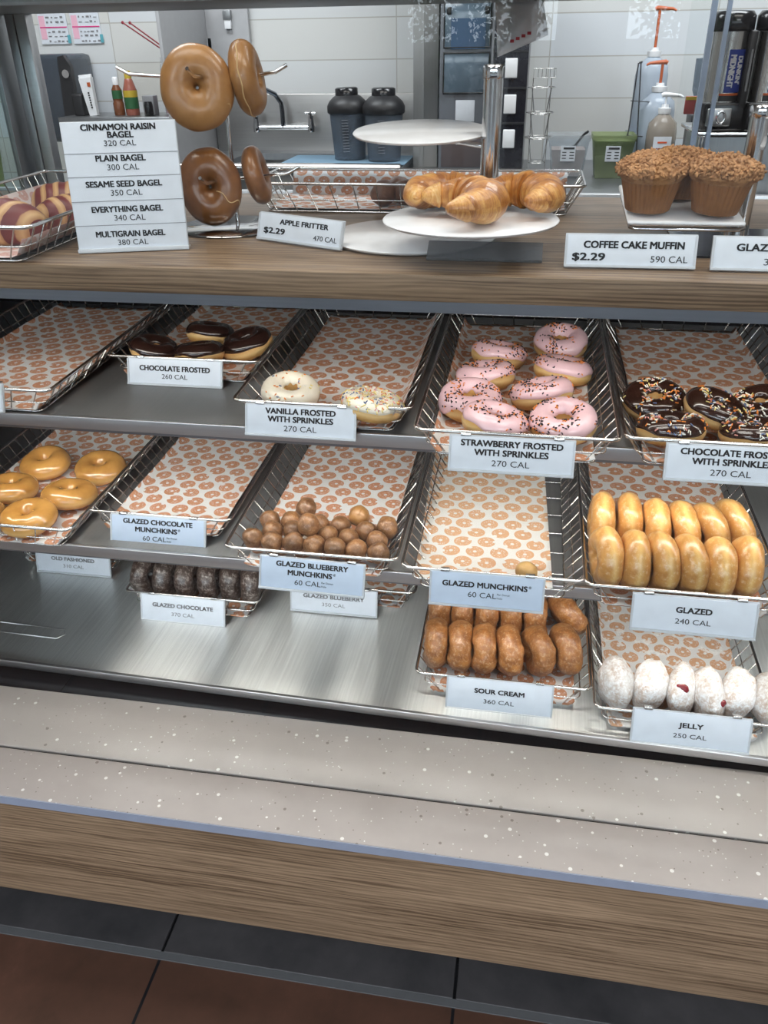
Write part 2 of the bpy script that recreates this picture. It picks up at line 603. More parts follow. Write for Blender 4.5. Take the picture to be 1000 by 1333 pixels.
def tube(bm, pts, r, n=6, closed=False, mat=0, cap=True, radii=None):
    pts = [Vector(p) for p in pts]
    k = len(pts)
    rings = []
    prev = None
    for i, p in enumerate(pts):
        if closed:
            d = (pts[(i + 1) % k] - pts[i - 1]).normalized()
        else:
            a = pts[max(i - 1, 0)]
            b = pts[min(i + 1, k - 1)]
            d = (b - a).normalized()
        if prev is None:
            h = Vector((0, 0, 1)) if abs(d.z) < 0.9 else Vector((1, 0, 0))
            s = d.cross(h).normalized()
        else:
            s = (prev - d * prev.dot(d)).normalized()
        prev = s
        t = d.cross(s)
        rr = radii[i] if radii else r
        rings.append([bm.verts.new(p + (s * cos(2 * pi * j / n) + t * sin(2 * pi * j / n)) * rr) for j in range(n)])
    m_ = k if closed else k - 1
    for i in range(m_):
        a, b = rings[i], rings[(i + 1) % k]
        for j in range(n):
            f = bm.faces.new((a[j], a[(j + 1) % n], b[(j + 1) % n], b[j]))
            f.material_index = mat
            f.smooth = True
    if cap and not closed:
        for rg in (rings[0], rings[-1]):
            f = bm.faces.new(rg)
            f.material_index = mat
    return bm


def lathe(bm, prof, n=32, mat=0, center=(0, 0, 0), wob=None):
    cx, cy, cz = center
    rings = []
    for (r, z) in prof:
        if r < 1e-6:
            rings.append([bm.verts.new((cx, cy, cz + z))])
        else:
            rg = []
            for j in range(n):
                a = 2 * pi * j / n
                q = wob(a, z, r) if wob else r
                rg.append(bm.verts.new((cx + q * cos(a), cy + q * sin(a), cz + z)))
            rings.append(rg)
    for a, b in zip(rings, rings[1:]):
        for j in range(n):
            j2 = (j + 1) % n
            vs = []
            if len(a) == 1 and len(b) == 1:
                continue
            if len(a) == 1:
                vs = [a[0], b[j2], b[j]]
            elif len(b) == 1:
                vs = [a[j], a[j2], b[0]]
            else:
                vs = [a[j], a[j2], b[j2], b[j]]
            f = bm.faces.new(vs)
            f.material_index = mat
            f.smooth = True
    return bm


def prism(bm, outline, y0, y1, mat=0):
    """outline in XZ pushed along Y"""
    a = [bm.verts.new((x, y0, z)) for x, z in outline]
    b = [bm.verts.new((x, y1, z)) for x, z in outline]
    n = len(a)
    fs = [bm.faces.new(a), bm.faces.new(b[::-1])]
    for i in range(n):
        fs.append(bm.faces.new((a[i], b[i], b[(i + 1) % n], a[(i + 1) % n])))
    for f in fs:
        f.material_index = mat
    return bm


def nz(p, s, seed=0.0):
    return noise.noise(Vector((p[0] * s + seed, p[1] * s + seed * 1.7, p[2] * s - seed)))


# ---- lettering


def text_mesh(bm, s, width, cap, cx, cy, weight=0.0, mat=0, align='C', z=0.0):
    """add flat lettering, s scaled to width x cap height, centred at cx, cy in the XY plane"""
    cu = bpy.data.curves.new('lettering', 'FONT')
    cu.body = s
    cu.size = 1.0
    cu.extrude = 0.004
    cu.resolution_u = 3
    o = bpy.data.objects.new('lettering', cu)
    COL.objects.link(o)
    dg = bpy.context.evaluated_depsgraph_get()
    me = bpy.data.meshes.new_from_object(o.evaluated_get(dg))
    bpy.data.objects.remove(o)
    bpy.data.curves.remove(cu)
    xs = [v.co.x for v in me.vertices]
    x0, x1 = min(xs), max(xs)
    sx = width / (x1 - x0)
    sy = cap / 0.72
    off = {'C': cx - width / 2, 'L': cx, 'R': cx - width}[align]
    n0 = len(bm.verts)
    w_ = max(weight, 0.0) * cap
    for dx, dy in (((-w_, -w_ * 0.6), (w_, -w_ * 0.6), (-w_, w_ * 0.6), (w_, w_ * 0.6), (0, 0)) if w_ else ((0, 0),)):
        n1 = len(bm.verts)
        bm.from_mesh(me)
        bm.verts.ensure_lookup_table()
        for v in bm.verts[n1:]:
            v.co = Vector(((v.co.x - x0) * sx + off + dx, v.co.y * sy + cy - cap / 2 + dy, z + v.co.z * 0.05))
    for f in bm.faces:
        if f.index == -1 or len(f.verts) and f.verts[0].index >= n0:
            f.material_index = mat
    bpy.data.meshes.remove(me)


BOLD, THIN = 0.055, 0.0

# ------------------------------------------------------------------ the room
bm = BM()
box(bm, -3.6, 3.6, -2.7, 1.2, -0.12, 0.0)
struct('floor', bm, floor_mat())
bm = BM()
for i in range(-5, 6):
    box(bm, -0.042 + 0.613 * i + 0.003, -0.042 + 0.613 * (i + 1) - 0.003, 0.921, 1.25, -0.02, 0.006, 0.002)
struct('trim_1', bm, slate('blue_black_border_tile', (0.030, 0.029, 0.031), (0.068, 0.062, 0.064), 0.36))
bm = BM()
box(bm, -3.6, 3.6, 0.906, 0.922, -0.02, 0.0035)
struct('trim_2', bm, flat('grey_grout', (0.10, 0.10, 0.105), 0.7))
bm = BM()
box(bm, -3.6, 3.6, 1.2, 3.5, -0.12, 0.0)
struct('floor_2', bm, flat('kitchen_floor', (0.10, 0.075, 0.06), 0.5)).name = 'floor_kitchen'
bm = BM()
box(bm, -3.6, 3.6, -2.7, 3.5, 2.9, 3.0)
struct('ceiling', bm, flat('ceiling_panel', (0.70, 0.70, 0.69), 0.8))
bm = BM()
box(bm, -3.6, 3.6, 3.4, 3.5, 0, 2.9)
struct('wall_back', bm, tile_wall())
for nm, xa in (('wall_left', -3.7), ('wall_right', 3.6)):
    bm = BM()
    box(bm, xa, xa + 0.1, -2.7, 3.5, 0, 2.9)
    struct(nm, bm, flat('painted_wall', (0.42, 0.40, 0.38), 0.7))
# shop front behind the customer: piers, rail and glazing bars
bm = BM()
box(bm, -3.6, 3.6, -2.8, -2.7, 0, 0.55)
box(bm, -3.6, 3.6, -2.8, -2.7, 2.75, 2.9)
for x in (-3.5, -1.75, -0.1, 1.6, 3.5):
    box(bm, x - 0.06, x + 0.06, -2.8, -2.7, 0.55, 2.75)
struct('wall_front', bm, flat('shopfront_frame', (0.10, 0.10, 0.11), 0.4))
bm = BM()
box(bm, -600, 600, -1500, -2.8, -0.3, -0.15)
struct('ground', bm, flat('car_park', (0.05, 0.05, 0.052), 0.85))

# ------------------------------------------------------------------ counter and case
XL, XR = -1.75, 1.65     # the run of the counter
t = thing('service_counter', 'low front counter with oak-look apron under a speckled grey stone ledge', 'counter', (0, 0, 0))
bm = BM()
box(bm, XL, XR, 0.815, 0.835, 0.318, 0.566, 0.001)
obj('apron_panel', bm, M_WOOD, t)
bm = BM()
box(bm, XL, XR, 1.17, 1.74, 0.0, 0.56)
box(bm, XL, XR, 0.835, 1.17, 0.318, 0.345)
obj('plinth', bm, M_BLACK, t)
bm = BM()
box(bm, XL, XR, 0.808, 0.9055, 0.566, 0.583, 0.0015)
obj('ledge_front', bm, M_CORIAN, t)
bm = BM()
box(bm, XL, XR, 0.9105, 1.052, 0.566, 0.583, 0.0015)
obj('ledge_rear', bm, M_CORIAN, t)
bm = BM()
box(bm, XL, XR, 0.8065, 0.8082, 0.564, 0.5815)
obj('edge_strip', bm, flat('edge_highlight_paint', (0.24, 0.27, 0.35), 0.35), t)  # blue-grey colour paints the highlight along the ledge's front edge
bm = BM()
box(bm, XL, XR, 0.9055, 0.9105, 0.566, 0.578)
obj('glass_channel', bm, M_BLACK, t)
bm = BM()
box(bm, XL, XR, 1.052, 1.74, 0.566, 0.580)
for x in (-0.83, 0.55):
    box(bm, x, x + 0.003, 1.052, 1.2, 0.580, 0.581, mat=0)
obj('dark_deck', bm, M_BLACKGLOSS, t)

case = thing('display_case', 'glazed bakery case body with black back and end panels', 'display case', (0, 0, 0))
bm = BM()
box(bm, XL, XR, 1.715, 1.74, 0.581, 1.33)
obj('back_panel', bm, M_BLACKGLOSS, case)
for xa in (-1.42, 1.40):
    bm = BM()
    box(bm, xa, xa + 0.02, 1.1, 1.715, 0.581, 1.33)
    obj('end_panel', bm, M_BLACK, case)
bm = BM()
box(bm, -1.40, 1.40, 1.705, 1.7145, 0.70, 1.31)
obj('back_lining', bm, M_BLACKGLOSS, case)

M_LED = emission('led_diffuser', (1.0, 0.965, 0.90), STRIP)
M_LED_TOP = emission('led_diffuser_dim', (1.0, 0.965, 0.90), STRIP * 0.5)


def shelf(label, z, y0, led=((-1.0, 1.36),)):
    """steel shelf: pan, rolled front lip, LED housing with its diffuser under the lip"""
    t = thing('display_shelf', label, 'shelf', (0, y0, z), group='steel shelves of the display case')
    bm = BM()
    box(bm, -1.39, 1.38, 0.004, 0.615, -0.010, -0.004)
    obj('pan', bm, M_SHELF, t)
    bm = BM()
    box(bm, -1.39, 1.38, -0.002, 0.004, -0.020, 0.000, 0.001)
    obj('front_lip', bm, M_STEEL, t)
    bm = BM()
    box(bm, -1.39, 1.38, 0.006, 0.030, -0.028, -0.011, 0.001)
    obj('lamp_housing', bm, M_EDGE, t)
    for xa, xb in led:
        bm = BM()
        box(bm, xa, xb, 0.030, 0.044, -0.027, -0.012, 0.001)
        obj('led_strip', bm, M_LED, t)
    return t


shelf('upper steel shelf directly under the oak countertop, holding the frosted donuts', 1.149, 1.080)
shelf('middle steel shelf holding the trays of donut holes and glazed donuts', 0.906, 1.080, ((-0.86, -0.67), (-0.60, -0.43), (-0.36, -0.27), (-0.20, 0.03), (0.08, 0.50), (0.56, 1.36)))

t = thing('base_tray', 'wide brushed steel tray along the bottom of the case, mostly bare', 'tray', (-0.199, 1.073, 0.0), (0, 0, radians(-1.6)))
bm = BM()
box(bm, -1.2, 1.55, 0.004, 0.60, 0.600, 0.6045)
obj('pan', bm, M_STEEL_Y, t)
bm = BM()
box(bm, -1.2, 1.55, -0.003, 0.004, 0.596, 0.612, 0.001)
obj('front_lip', bm, M_STEEL, t)
bm = BM()
tube(bm, [(x, y, 0.6048) for x, y in ((-0.86, 0.085), (-0.70, 0.085), (-0.69, 0.10), (-0.70, 0.115), (-0.86, 0.115), (-0.87, 0.10))], 0.0009, 5, True)
obj('pressed_grip', bm, M_STEEL, t)

t = thing('wooden_countertop', 'thick oak-look countertop above the case carrying bagels, croissants and muffins', 'countertop', (0, 0, 0))
bm = BM()
box(bm, XL, XR, 1.080, 1.715, 1.347, 1.383, 0.0012)
obj('board', bm, M_WOOD, t)
bm = BM()
box(bm, XL, XR, 1.083, 1.110, 1.3315, 1.3468)
obj('lamp_housing', bm, M_EDGE, t)
bm = BM()
box(bm, -1.0, 1.36, 1.110, 1.120, 1.3325, 1.346, 0.001)
obj('led_strip', bm, M_LED_TOP, t)
bm = BM()
box(bm, XL, XR, 1.715, 1.735, 1.340, 1.388, 0.001)
obj('rear_edge', bm, M_STEEL, t)

# glass hood over the countertop
t = thing('glass_hood', 'steel canopy and posts of the glass hood above the countertop', 'hood', (0, 0, 0))
bm = BM()
box(bm, XL, XR, 1.42, 1.765, 1.709, 1.745, 0.001)
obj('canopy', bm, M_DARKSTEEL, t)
bm = BM()
box(bm, XL, XR, 0.9125, 1.419, 1.714, 1.720)
obj('top_glass', bm, M_GLASS, t)
for x in (-1.04,):
    bm = BM()
    box(bm, x, x + 0.024, 1.736, 1.765, 1.388, 1.709, 0.001)
    obj('post', bm, M_STEEL, t)
    bm = BM()
    box(bm, x - 0.02, x - 0.002, 1.735, 1.762, 1.388, 1.709, 0.001)
    box(bm, x - 0.045, x - 0.033, 1.70, 1.762, 1.388, 1.709, 0.001)
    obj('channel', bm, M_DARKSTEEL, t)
bm = BM()
box(bm, -1.08, -1.074, 1.10, 1.735, 1.388, 1.709)
obj('side_glass', bm, glass_mat('side_glass', (0.72, 0.80, 0.80), 0.06), t)
bm = BM()
box(bm, XL, XR, 0.9058, 0.9102, 0.579, 1.709)
tag(obj('front_glass', bm, M_GLASS), 'clear glass sheet standing in the slot of the speckled ledge', 'glass pane')

# ------------------------------------------------------------------ wire baskets and liners
BH = 0.042


def basket_parts(W, L, H=BH, inset=0.028, step=0.026, front_in=0.010):
    """rim (W x L at z = H, front at y = 0), bottom inset; returns bmeshes"""
    hw = W / 2
    c = 0.012

    def loop(hw_, y0, y1, z, c):
        p = []
        for (cx, cy, a0) in ((hw_ - c, y0 + c, -pi / 2), (hw_ - c, y1 - c, 0), (-hw_ + c, y1 - c, pi / 2), (-hw_ + c, y0 + c, pi)):
            for k in range(4):
                a = a0 + (pi / 2) * k / 3
                p.append((cx + c * cos(a), cy + c * sin(a), z))
        return p
    rim = BM()
    tube(rim, loop(hw, 0, L, H, c), 0.0028, 8, True)
    bot = BM()
    b0, b1 = front_in, L - 0.02
    wb = hw - inset
    tube(bot, loop(wb, b0, b1, 0.002, 0.010), 0.0016, 6, True)
    mid = 0.45
    tube(bot, loop(hw - inset * (1 - mid), front_in * (1 - mid), L - 0.02 * (1 - mid), H * mid, 0.011), 0.0012, 6, True)
    def snake(pairs):
        """one wire bent up and down along a face"""
        b_ = BM()
        path = []
        for k, (p, q) in enumerate(pairs):
            path += [p, q] if k % 2 == 0 else [q, p]
        tube(b_, path, 0.0014, 5)
        return b_
    n = int((L - 0.04) / step)
    sides = []
    for sg in (-1, 1):
        pr = []
        for i in range(n + 1):
            y = 0.02 + (L - 0.04) * i / n
            pr.append(((sg * hw, y, H), (sg * wb, b0 + (b1 - b0) * (y / L), 0.002)))
        sides.append(snake(pr))
    n = int((W - 0.04) / (step * 1.6))
    xs = [-hw + 0.02 + (W - 0.04) * i / n for i in range(n + 1)]
    fr = snake([((x, 0, H), (x * wb / hw, b0, 0.002)) for x in xs])
    bk = snake([((x, L, H), (x * wb / hw, b1, 0.002)) for x in xs])
    n = int(L / 0.06)
    floorw = snake([((-wb, b0 + (b1 - b0) * i / n, 0.0015), (wb, b0 + (b1 - b0) * i / n, 0.0015)) for i in range(1, n)])
    return rim, bot, sides[0], sides[1], fr, bk, floorw


_b = {}


def basket(label, x, y, z, W=0.283, L=0.56, rz=0.0, tilt=0.0, group='wire baskets in the display case', H=BH):
    t = thing('wire_basket', label, 'basket', (x, y, z), (tilt, 0, rz), group)
    key = (W, L, H)
    names = ('rim', 'lower_rail', 'side_mesh', 'side_mesh', 'front_mesh', 'back_mesh', 'floor_mesh')
    if key not in _b:
        _b[key] = [obj(nm, b, M_WIRE, t).data for nm, b in zip(names, basket_parts(W, L, H))]
    else:
        for nm, me in zip(names, _b[key]):
            o = bpy.data.objects.new(nm, me)
            COL.objects.link(o)
            o.parent = t
    return t


def liner(label, x, y, z, W=0.225, L=0.52, rz=0.0, seed=0, mat=None, curl=(0.010, 0.012), front=0.010, tilt=0.0, rag=0.0, group='printed paper liners'):
    """paper sheet lying in a basket; edges curl up along the sides and sag over the front"""
    rnd = random.Random(seed)
    su, sv = rnd.uniform(0, 1), rnd.uniform(0, 1)
    bm = BM()
    uv = bm.loops.layers.uv.new('UVMap')
    nx, ny = 22, 44
    cl, cr = curl
    tot = W + cl + cr
    rows = []
    for j in range(ny + 1):
        v = -front + (L + front) * j / ny
        row = []
        for i in range(nx + 1):
            s = -W / 2 - cl + tot * i / nx
            if s < -W / 2:
                d = -W / 2 - s
                px, pz = -W / 2 - d * 0.5, d * 0.85
            elif s > W / 2:
                d = s - W / 2
                px, pz = W / 2 + d * 0.5, d * 0.85
            else:
                px, pz = s, 0
            pz += 0.0018 * (nz((px, v, 0), 16, seed + 3.1) + 0.5) + 0.001
            if v < 0:
                pz += -v * 0.25
            vv = v
            if j == 0 and rag:
                vv += rag * nz((px, 0, 0), 22, seed + 9)
            row.append((bm.verts.new((px, vv, pz)), (s + su, vv + sv)))
        rows.append(row)
    for j in range(ny):
        for i in range(nx):
            q = (rows[j][i], rows[j][i + 1], rows[j + 1][i + 1], rows[j + 1][i])
            f = bm.faces.new([a[0] for a in q])
            f.smooth = True
            for lp, a in zip(f.loops, q):
                lp[uv].uv = a[1]
    o = obj('paper_liner', bm, mat or M_LINER, None, True)
    md = o.modifiers.new('thickness', 'SOLIDIFY')
    md.thickness = 0.0003
    md.offset = 1
    place(o, (x, y, z), (tilt, 0, rz))
    return tag(o, label, 'liner', group)


ZT, ZM, ZB = 1.1455, 0.9025, 0.6050
TL = radians(1.2)       # the baskets lean a little towards the customer
BASKETS = [
    # label part, x, y, z, W, L, liner material, seed
    ('empty but for crumbs beside the case end, top shelf', -0.872, 1.085, ZT, 0.300, 0.56, M_LINER, 1, {}),
    ('holding four plain chocolate frosted donuts', -0.573, 1.255, ZT, 0.272, 0.44, M_LINER, 2, {}),
    ('holding two vanilla frosted sprinkle donuts', -0.289, 1.088, ZT, 0.270, 0.56, M_LINER, 3, {'curl': (0.002, 0.030)}),
    ('holding eight pink frosted donuts', -0.001, 1.020, ZT, 0.276, 0.60, M_LINER, 4, {'curl': (0.018, 0.004)}),
    ('holding chocolate frosted donuts with bright sprinkles', 0.283, 1.030, ZT, 0.276, 0.60, M_LINER, 5, {'curl': (0.004, 0.010)}),
    ('holding caramel glazed ring donuts', -0.877, 1.066, ZM, 0.290, 0.58, M_LINER, 6, {}),
    ('empty beside the caramel glazed donuts, middle shelf', -0.604, 1.135, ZM, 0.262, 0.52, M_LINER, 7, {}),
    ('holding a heap of brown donut holes', -0.313, 1.055, ZM, 0.283, 0.58, M_LINER, 8, {'curl': (0.004, 0.012)}),
    ('holding one lone pale donut hole', -0.021, 1.040, ZM, 0.280, 0.58, M_LINER_PALE, 9, {}),
    ('holding twelve glazed donuts standing on edge', 0.261, 1.033, ZM, 0.286, 0.58, M_LINER, 10, {}),
    ('holding dark glazed chocolate donuts, bottom tray', -0.645, 1.292, ZB, 0.292, 0.36, M_LINER, 11, {}),
    ('empty behind the glazed blueberry tag, bottom tray', -0.322, 1.372, ZB, 0.275, 0.30, M_LINER, 12, {}),
    ('holding sugary brown sour cream donuts', 0.006, 1.130, ZB, 0.312, 0.40, M_LINER, 13, {}),
    ('holding white powdered jelly donuts', 0.315, 1.088, ZB, 0.296, 0.48, M_LINER_POWDER, 14, {}),
    ('only its edge seen behind the old fashioned tag', -1.00, 1.425, ZB, 0.270, 0.26, M_LINER, 15, {}),
]
for lab, x, y, z, W, L, lm, sd, kw in BASKETS:
    hh = 0.050 if z == ZB else BH
    basket('chromed wire basket ' + lab, x, y, z, W, L, 0, TL, H=hh)
    k2 = dict(kw)
    ww = W - 0.062
    if sd == 9:
        liner('creased pale printed paper under the one lone donut hole', x - 0.012, y + 0.022, z + 0.0035, ww - 0.008, L - 0.05, radians(2), sd, lm, tilt=TL, front=0.0, rag=0.012, curl=(0.012, 0.002))
    else:
        liner('printed bitten-ring paper lining the basket ' + lab.replace(', top shelf', '').replace(', middle shelf', '').replace(', bottom tray', ''),
              x, y + 0.012, z + 0.0035, ww, L - 0.04, 0, sd, lm, tilt=TL, **k2)

# ------------------------------------------------------------------ price tags


def price_tag(label, x, y, z, w, h, lines, rz=0.0, lean=18.0, roll_=0.0, clip=True, name='price_tag', bluish=False, group='calorie tags', grey=False):
    """card in a plastic channel; x, y, z is the middle of the lower edge of the face"""
    if clip:
        y, z = y - 0.012, z - 0.002
    t = thing(name, label, 'price tag', (x, y, z), (radians(90 - lean), radians(roll_), rz), group)
    bm = BM()
    box(bm, -w / 2, w / 2, 0, h, -0.0012, 0.0, 0.0004)
    obj('card', bm, M_CARDBLUE if bluish else M_WHITE, t)
    bm = BM()
    box(bm, -w / 2 - 0.0015, w / 2 + 0.0015, -0.0035, 0.0, -0.004, 0.003, 0.0006)
    box(bm, -w / 2 - 0.0015, w / 2 + 0.0015, -0.002, h + 0.002, -0.004, -0.0014, 0.0005)
    for s in (-1, 1):
        box(bm, s * w / 2 - 0.0015, s * w / 2 + 0.0015, 0, h, -0.0014, 0.0012)
    obj('holder', bm, M_TAGGREY, t)
    if clip:
        for s in (-0.5, 0.5):
            bm = BM()
            box(bm, s * w * 0.75 - 0.007, s * w * 0.75 + 0.007, h + 0.0005, h + 0.005, -0.010, 0.0008, 0.0008)
            obj('clip', bm, M_WIRE, t)
    bm = BM()
    for ln in lines:
        s, wd, cap, cx, cy, wt = ln[:6]
        text_mesh(bm, s, wd, cap, cx, cy, wt, 0, ln[6] if len(ln) > 6 else 'C', 0.0003)
    if lines:
        obj('lettering', bm, M_INKGREY if grey else M_INK, t)
    return t


M_CARDBLUE = flat('blue_tinted_card', (0.52, 0.60, 0.72), 0.4)


def two(a, wa, b, wb, h):
    return [(a, wa, 0.0088, 0, h * 0.64, BOLD), (b, wb, 0.0082, 0, h * 0.31, THIN)]


def three(a, wa, b, wb, c, wc, h):
    return [(a, wa, 0.0085, 0, h * 0.82, BOLD), (b, wb, 0.0085, 0, h * 0.545, BOLD), (c, wc, 0.0085, 0, h * 0.23, THIN)]


def munch(a, wa, b, wb, h):
    ls = [(a, wa, 0.0085, 0, h * 0.82, BOLD), (b, wb, 0.0085, 0, h * 0.545, BOLD)] if b else [(a, wa, 0.0085, 0, h * 0.66, BOLD)]
    y = h * 0.24 if b else h * 0.35
    x_ = 0.5 * (wb if b else wa)
    if (b or a).endswith('\u00ae'):
        k = 1 if b else 0
        ln = list(ls[k])
        ln[0] = ln[0][:-1]
        ln[1] -= 0.006
        ln[3] -= 0.003
        ls[k] = tuple(ln)
        ls.append(('\u00ae', 0.0042, 0.0042, x_ - 0.002, ln[4] + 0.0025, THIN))
    return ls + [('60 CAL', 0.043, 0.0085, -0.006, y, THIN), ('Per Donut', 0.019, 0.0030, 0.026, y + 0.003, THIN), ('Hole', 0.008, 0.0030, 0.0205, y - 0.003, THIN)]


price_tag('blank white tag cut by the frame edge, on the empty top basket', -0.84, 1.080, 1.160, 0.086, 0.040, [], 0, 18)
price_tag('white tag reading CHOCOLATE FROSTED 260 CAL', -0.582, 1.247, 1.150, 0.168, 0.041, two('CHOCOLATE FROSTED', 0.126, '260 CAL', 0.046, 0.041), 0, 18)
price_tag('white tag reading VANILLA FROSTED WITH SPRINKLES 270 CAL', -0.316, 1.076, 1.148, 0.166, 0.043, three('VANILLA FROSTED', 0.106, 'WITH SPRINKLES', 0.099, '270 CAL', 0.050, 0.043), 0, 18)
price_tag('white tag reading STRAWBERRY FROSTED WITH SPRINKLES 270 CAL', -0.005, 1.010, 1.144, 0.166, 0.045, three('STRAWBERRY FROSTED', 0.136, 'WITH SPRINKLES', 0.099, '270 CAL', 0.051, 0.045), 0, 18)
price_tag('white tag reading CHOCOLATE FROSTED WITH SPRINKLES 270 CAL', 0.280, 1.018, 1.146, 0.166, 0.045, three('CHOCOLATE FROSTED', 0.130, 'WITH SPRINKLES', 0.099, '270 CAL', 0.051, 0.045), 0, 18)
price_tag('pale blue tag for glazed chocolate donut holes, 60 CAL, on the empty basket', -0.600, 1.122, 0.900, 0.172, 0.050, munch('GLAZED CHOCOLATE', 0.126, 'MUNCHKINS\u00ae', 0.082, 0.050), 0, 20, 0, bluish=True)
price_tag('pale blue tag for glazed blueberry donut holes, 60 CAL, below the heap', -0.306, 1.040, 0.893, 0.170, 0.050, munch('GLAZED BLUEBERRY', 0.117, 'MUNCHKINS\u00ae', 0.078, 0.050), 0, 20, 1.0, bluish=True)
price_tag('pale blue tag for plain glazed donut holes, 60 CAL, below the lone hole', -0.028, 1.025, 0.904, 0.171, 0.050, munch('GLAZED MUNCHKINS\u00ae', 0.134, None, 0, 0.050), 0, 18, bluish=True)
price_tag('white tag reading GLAZED 240 CAL under the glazed donuts', 0.274, 1.018, 0.895, 0.174, 0.052, two('GLAZED', 0.050, '240 CAL', 0.050, 0.052), 0, 18)
price_tag('white tag reading OLD FASHIONED 310 CAL, top hidden by the middle shelf', -0.975, 1.412, 0.610, 0.180, 0.052, two('OLD FASHIONED', 0.105, '310 CAL', 0.050, 0.052), 0, 12, grey=True)
price_tag('white tag reading GLAZED CHOCOLATE 370 CAL', -0.659, 1.278, 0.606, 0.182, 0.056, two('GLAZED CHOCOLATE', 0.132, '370 CAL', 0.050, 0.056), 0, 16, grey=True)
price_tag('white tag reading GLAZED BLUEBERRY 350 CAL, hanging low behind', -0.353, 1.352, 0.612, 0.184, 0.054, two('GLAZED BLUEBERRY', 0.130, '350 CAL', 0.050, 0.054), 0, 12, grey=True)
price_tag('white tag reading SOUR CREAM 360 CAL', 0.003, 1.116, 0.606, 0.187, 0.058, two('SOUR CREAM', 0.088, '360 CAL', 0.054, 0.058), 0, 18)
price_tag('white tag reading JELLY 250 CAL', 0.324, 1.074, 0.6145, 0.190, 0.058, two('JELLY', 0.039, '250 CAL', 0.054, 0.058), 0, 18)

# countertop tags
price_tag('white tag reading APPLE FRITTER $2.29 470 CAL', -0.348, 1.236, 1.3885, 0.162, 0.036,
          [('APPLE FRITTER', 0.094, 0.0075, 0.008, 0.026, BOLD), ('$2.29', 0.042, 0.0085, -0.070, 0.012, BOLD, 'L'), ('470 CAL', 0.044, 0.0075, 0.073, 0.009, THIN, 'R')],
          radians(-25), 16, clip=False, group='countertop tags')
price_tag('white tag reading COFFEE CAKE MUFFIN $2.29 590 CAL', 0.131, 1.136, 1.3885, 0.166, 0.038,
          [('COFFEE CAKE MUFFIN', 0.128, 0.0090, 0.004, 0.0260, BOLD), ('$2.29', 0.042, 0.0095, -0.074, 0.0105, BOLD, 'L'), ('590 CAL', 0.047, 0.0085, 0.074, 0.0085, THIN, 'R')],
          radians(1), 16, clip=False, group='countertop tags')
price_tag('white tag reading GLAZED beside the muffin tag', 0.320, 1.135, 1.3885, 0.170, 0.038,
          [('GLAZED', 0.056, 0.0090, -0.028, 0.026, BOLD), ('3', 0.0062, 0.0085, -0.018, 0.0085, THIN)], 0, 16, clip=False, group='countertop tags')

# bagel menu card
t = thing('menu_card', 'tall white card listing five bagels with calories, standing on the oak countertop', 'sign',
          (-0.584, 1.172, 1.3885), (radians(80), 0, radians(16.6)))
CW, CH = 0.160, 0.172
bm = BM()
box(bm, -CW / 2, CW / 2, 0, CH, -0.003, 0, 0.0005)
obj('card', bm, M_WHITE, t)
bm = BM()
box(bm, -CW / 2 - 0.001, CW / 2 + 0.001, -0.005, 0.001, -0.030, 0.004, 0.0008)
box(bm, -CW / 2 - 0.001, CW / 2 + 0.001, 0, CH + 0.001, -0.005, -0.0032, 0.0006)
obj('holder', bm, M_TAGGREY, t)
bm = BM()
for k in range(1, 5):
    y = (CH - 0.006) * (5 - k) / 5 - (0.002 if k == 1 else 0)
    box(bm, -CW / 2, CW / 2, y - 0.0004, y + 0.0004, 0.0, 0.0004)
obj('divider_lines', bm, M_INKGREY, t)
bm = BM()
S5 = CH / 5
rows = [('CINNAMON RAISIN', 0.104, 'BAGEL', 0.036, '320 CAL', 0.045), ('PLAIN BAGEL', 0.070, None, 0, '300 CAL', 0.045),
        ('SESAME SEED BAGEL', 0.108, None, 0, '350 CAL', 0.045), ('EVERYTHING BAGEL', 0.102, None, 0, '340 CAL', 0.045), ('MULTIGRAIN BAGEL', 0.100, None, 0, '380 CAL', 0.044)]
for k, (a, wa, b, wb, c, wc) in enumerate(rows):
    y1 = CH - S5 * k
    if b:
        text_mesh(bm, a, wa, 0.0082, 0, y1 - 0.0070, BOLD, z=0.0003)
        text_mesh(bm, b, wb, 0.0082, 0.002, y1 - 0.0170, BOLD, z=0.0003)
        text_mesh(bm, c, wc, 0.0078, 0, y1 - 0.0280, THIN, z=0.0003)
    else:
        text_mesh(bm, a, wa, 0.0082, -0.002, y1 - 0.0135, BOLD, z=0.0003)
        text_mesh(bm, c, wc, 0.0082, 0, y1 - 0.0255, THIN, z=0.0003)
obj('lettering', bm, M_INK, t)

# ------------------------------------------------------------------ baked goods


def ring_bm(R=0.0285, r=0.0185, h=0.0185, seed=0, lump=0.0015, nu=48, nv=20, flat_b=0.82, crack=False, freq=28):
    bm = BM()
    grid = []
    for i in range(nu):
        u = 2 * pi * i / nu
        row = []
        for j in range(nv):
            v = 2 * pi * j / nv
            cv, sv = cos(v), sin(v)
            rr = r
            zz = h * (sv if sv > 0 else sv * flat_b)
            if crack:
                g = math.exp(-((v - 2.25 - 0.25 * sin(u * 3 + seed)) / 0.22) ** 2)
                rr *= 1 - 0.22 * g
                zz *= 1 - 0.22 * g
            p = Vector(((R + rr * cv) * cos(u), (R + rr * cv) * sin(u), zz))
            d = lump * nz(p, freq, seed) + lump * 0.5 * nz(p, freq * 3, seed + 5)
            nrm = Vector((cv * cos(u), cv * sin(u), sv))
            row.append(bm.verts.new(p + nrm * d))
        grid.append(row)
    for i in range(nu):
        for j in range(nv):
            f = bm.faces.new((grid[i][j], grid[(i + 1) % nu][j], grid[(i + 1) % nu][(j + 1) % nv], grid[i][(j + 1) % nv]))
            f.smooth = True
    return bm


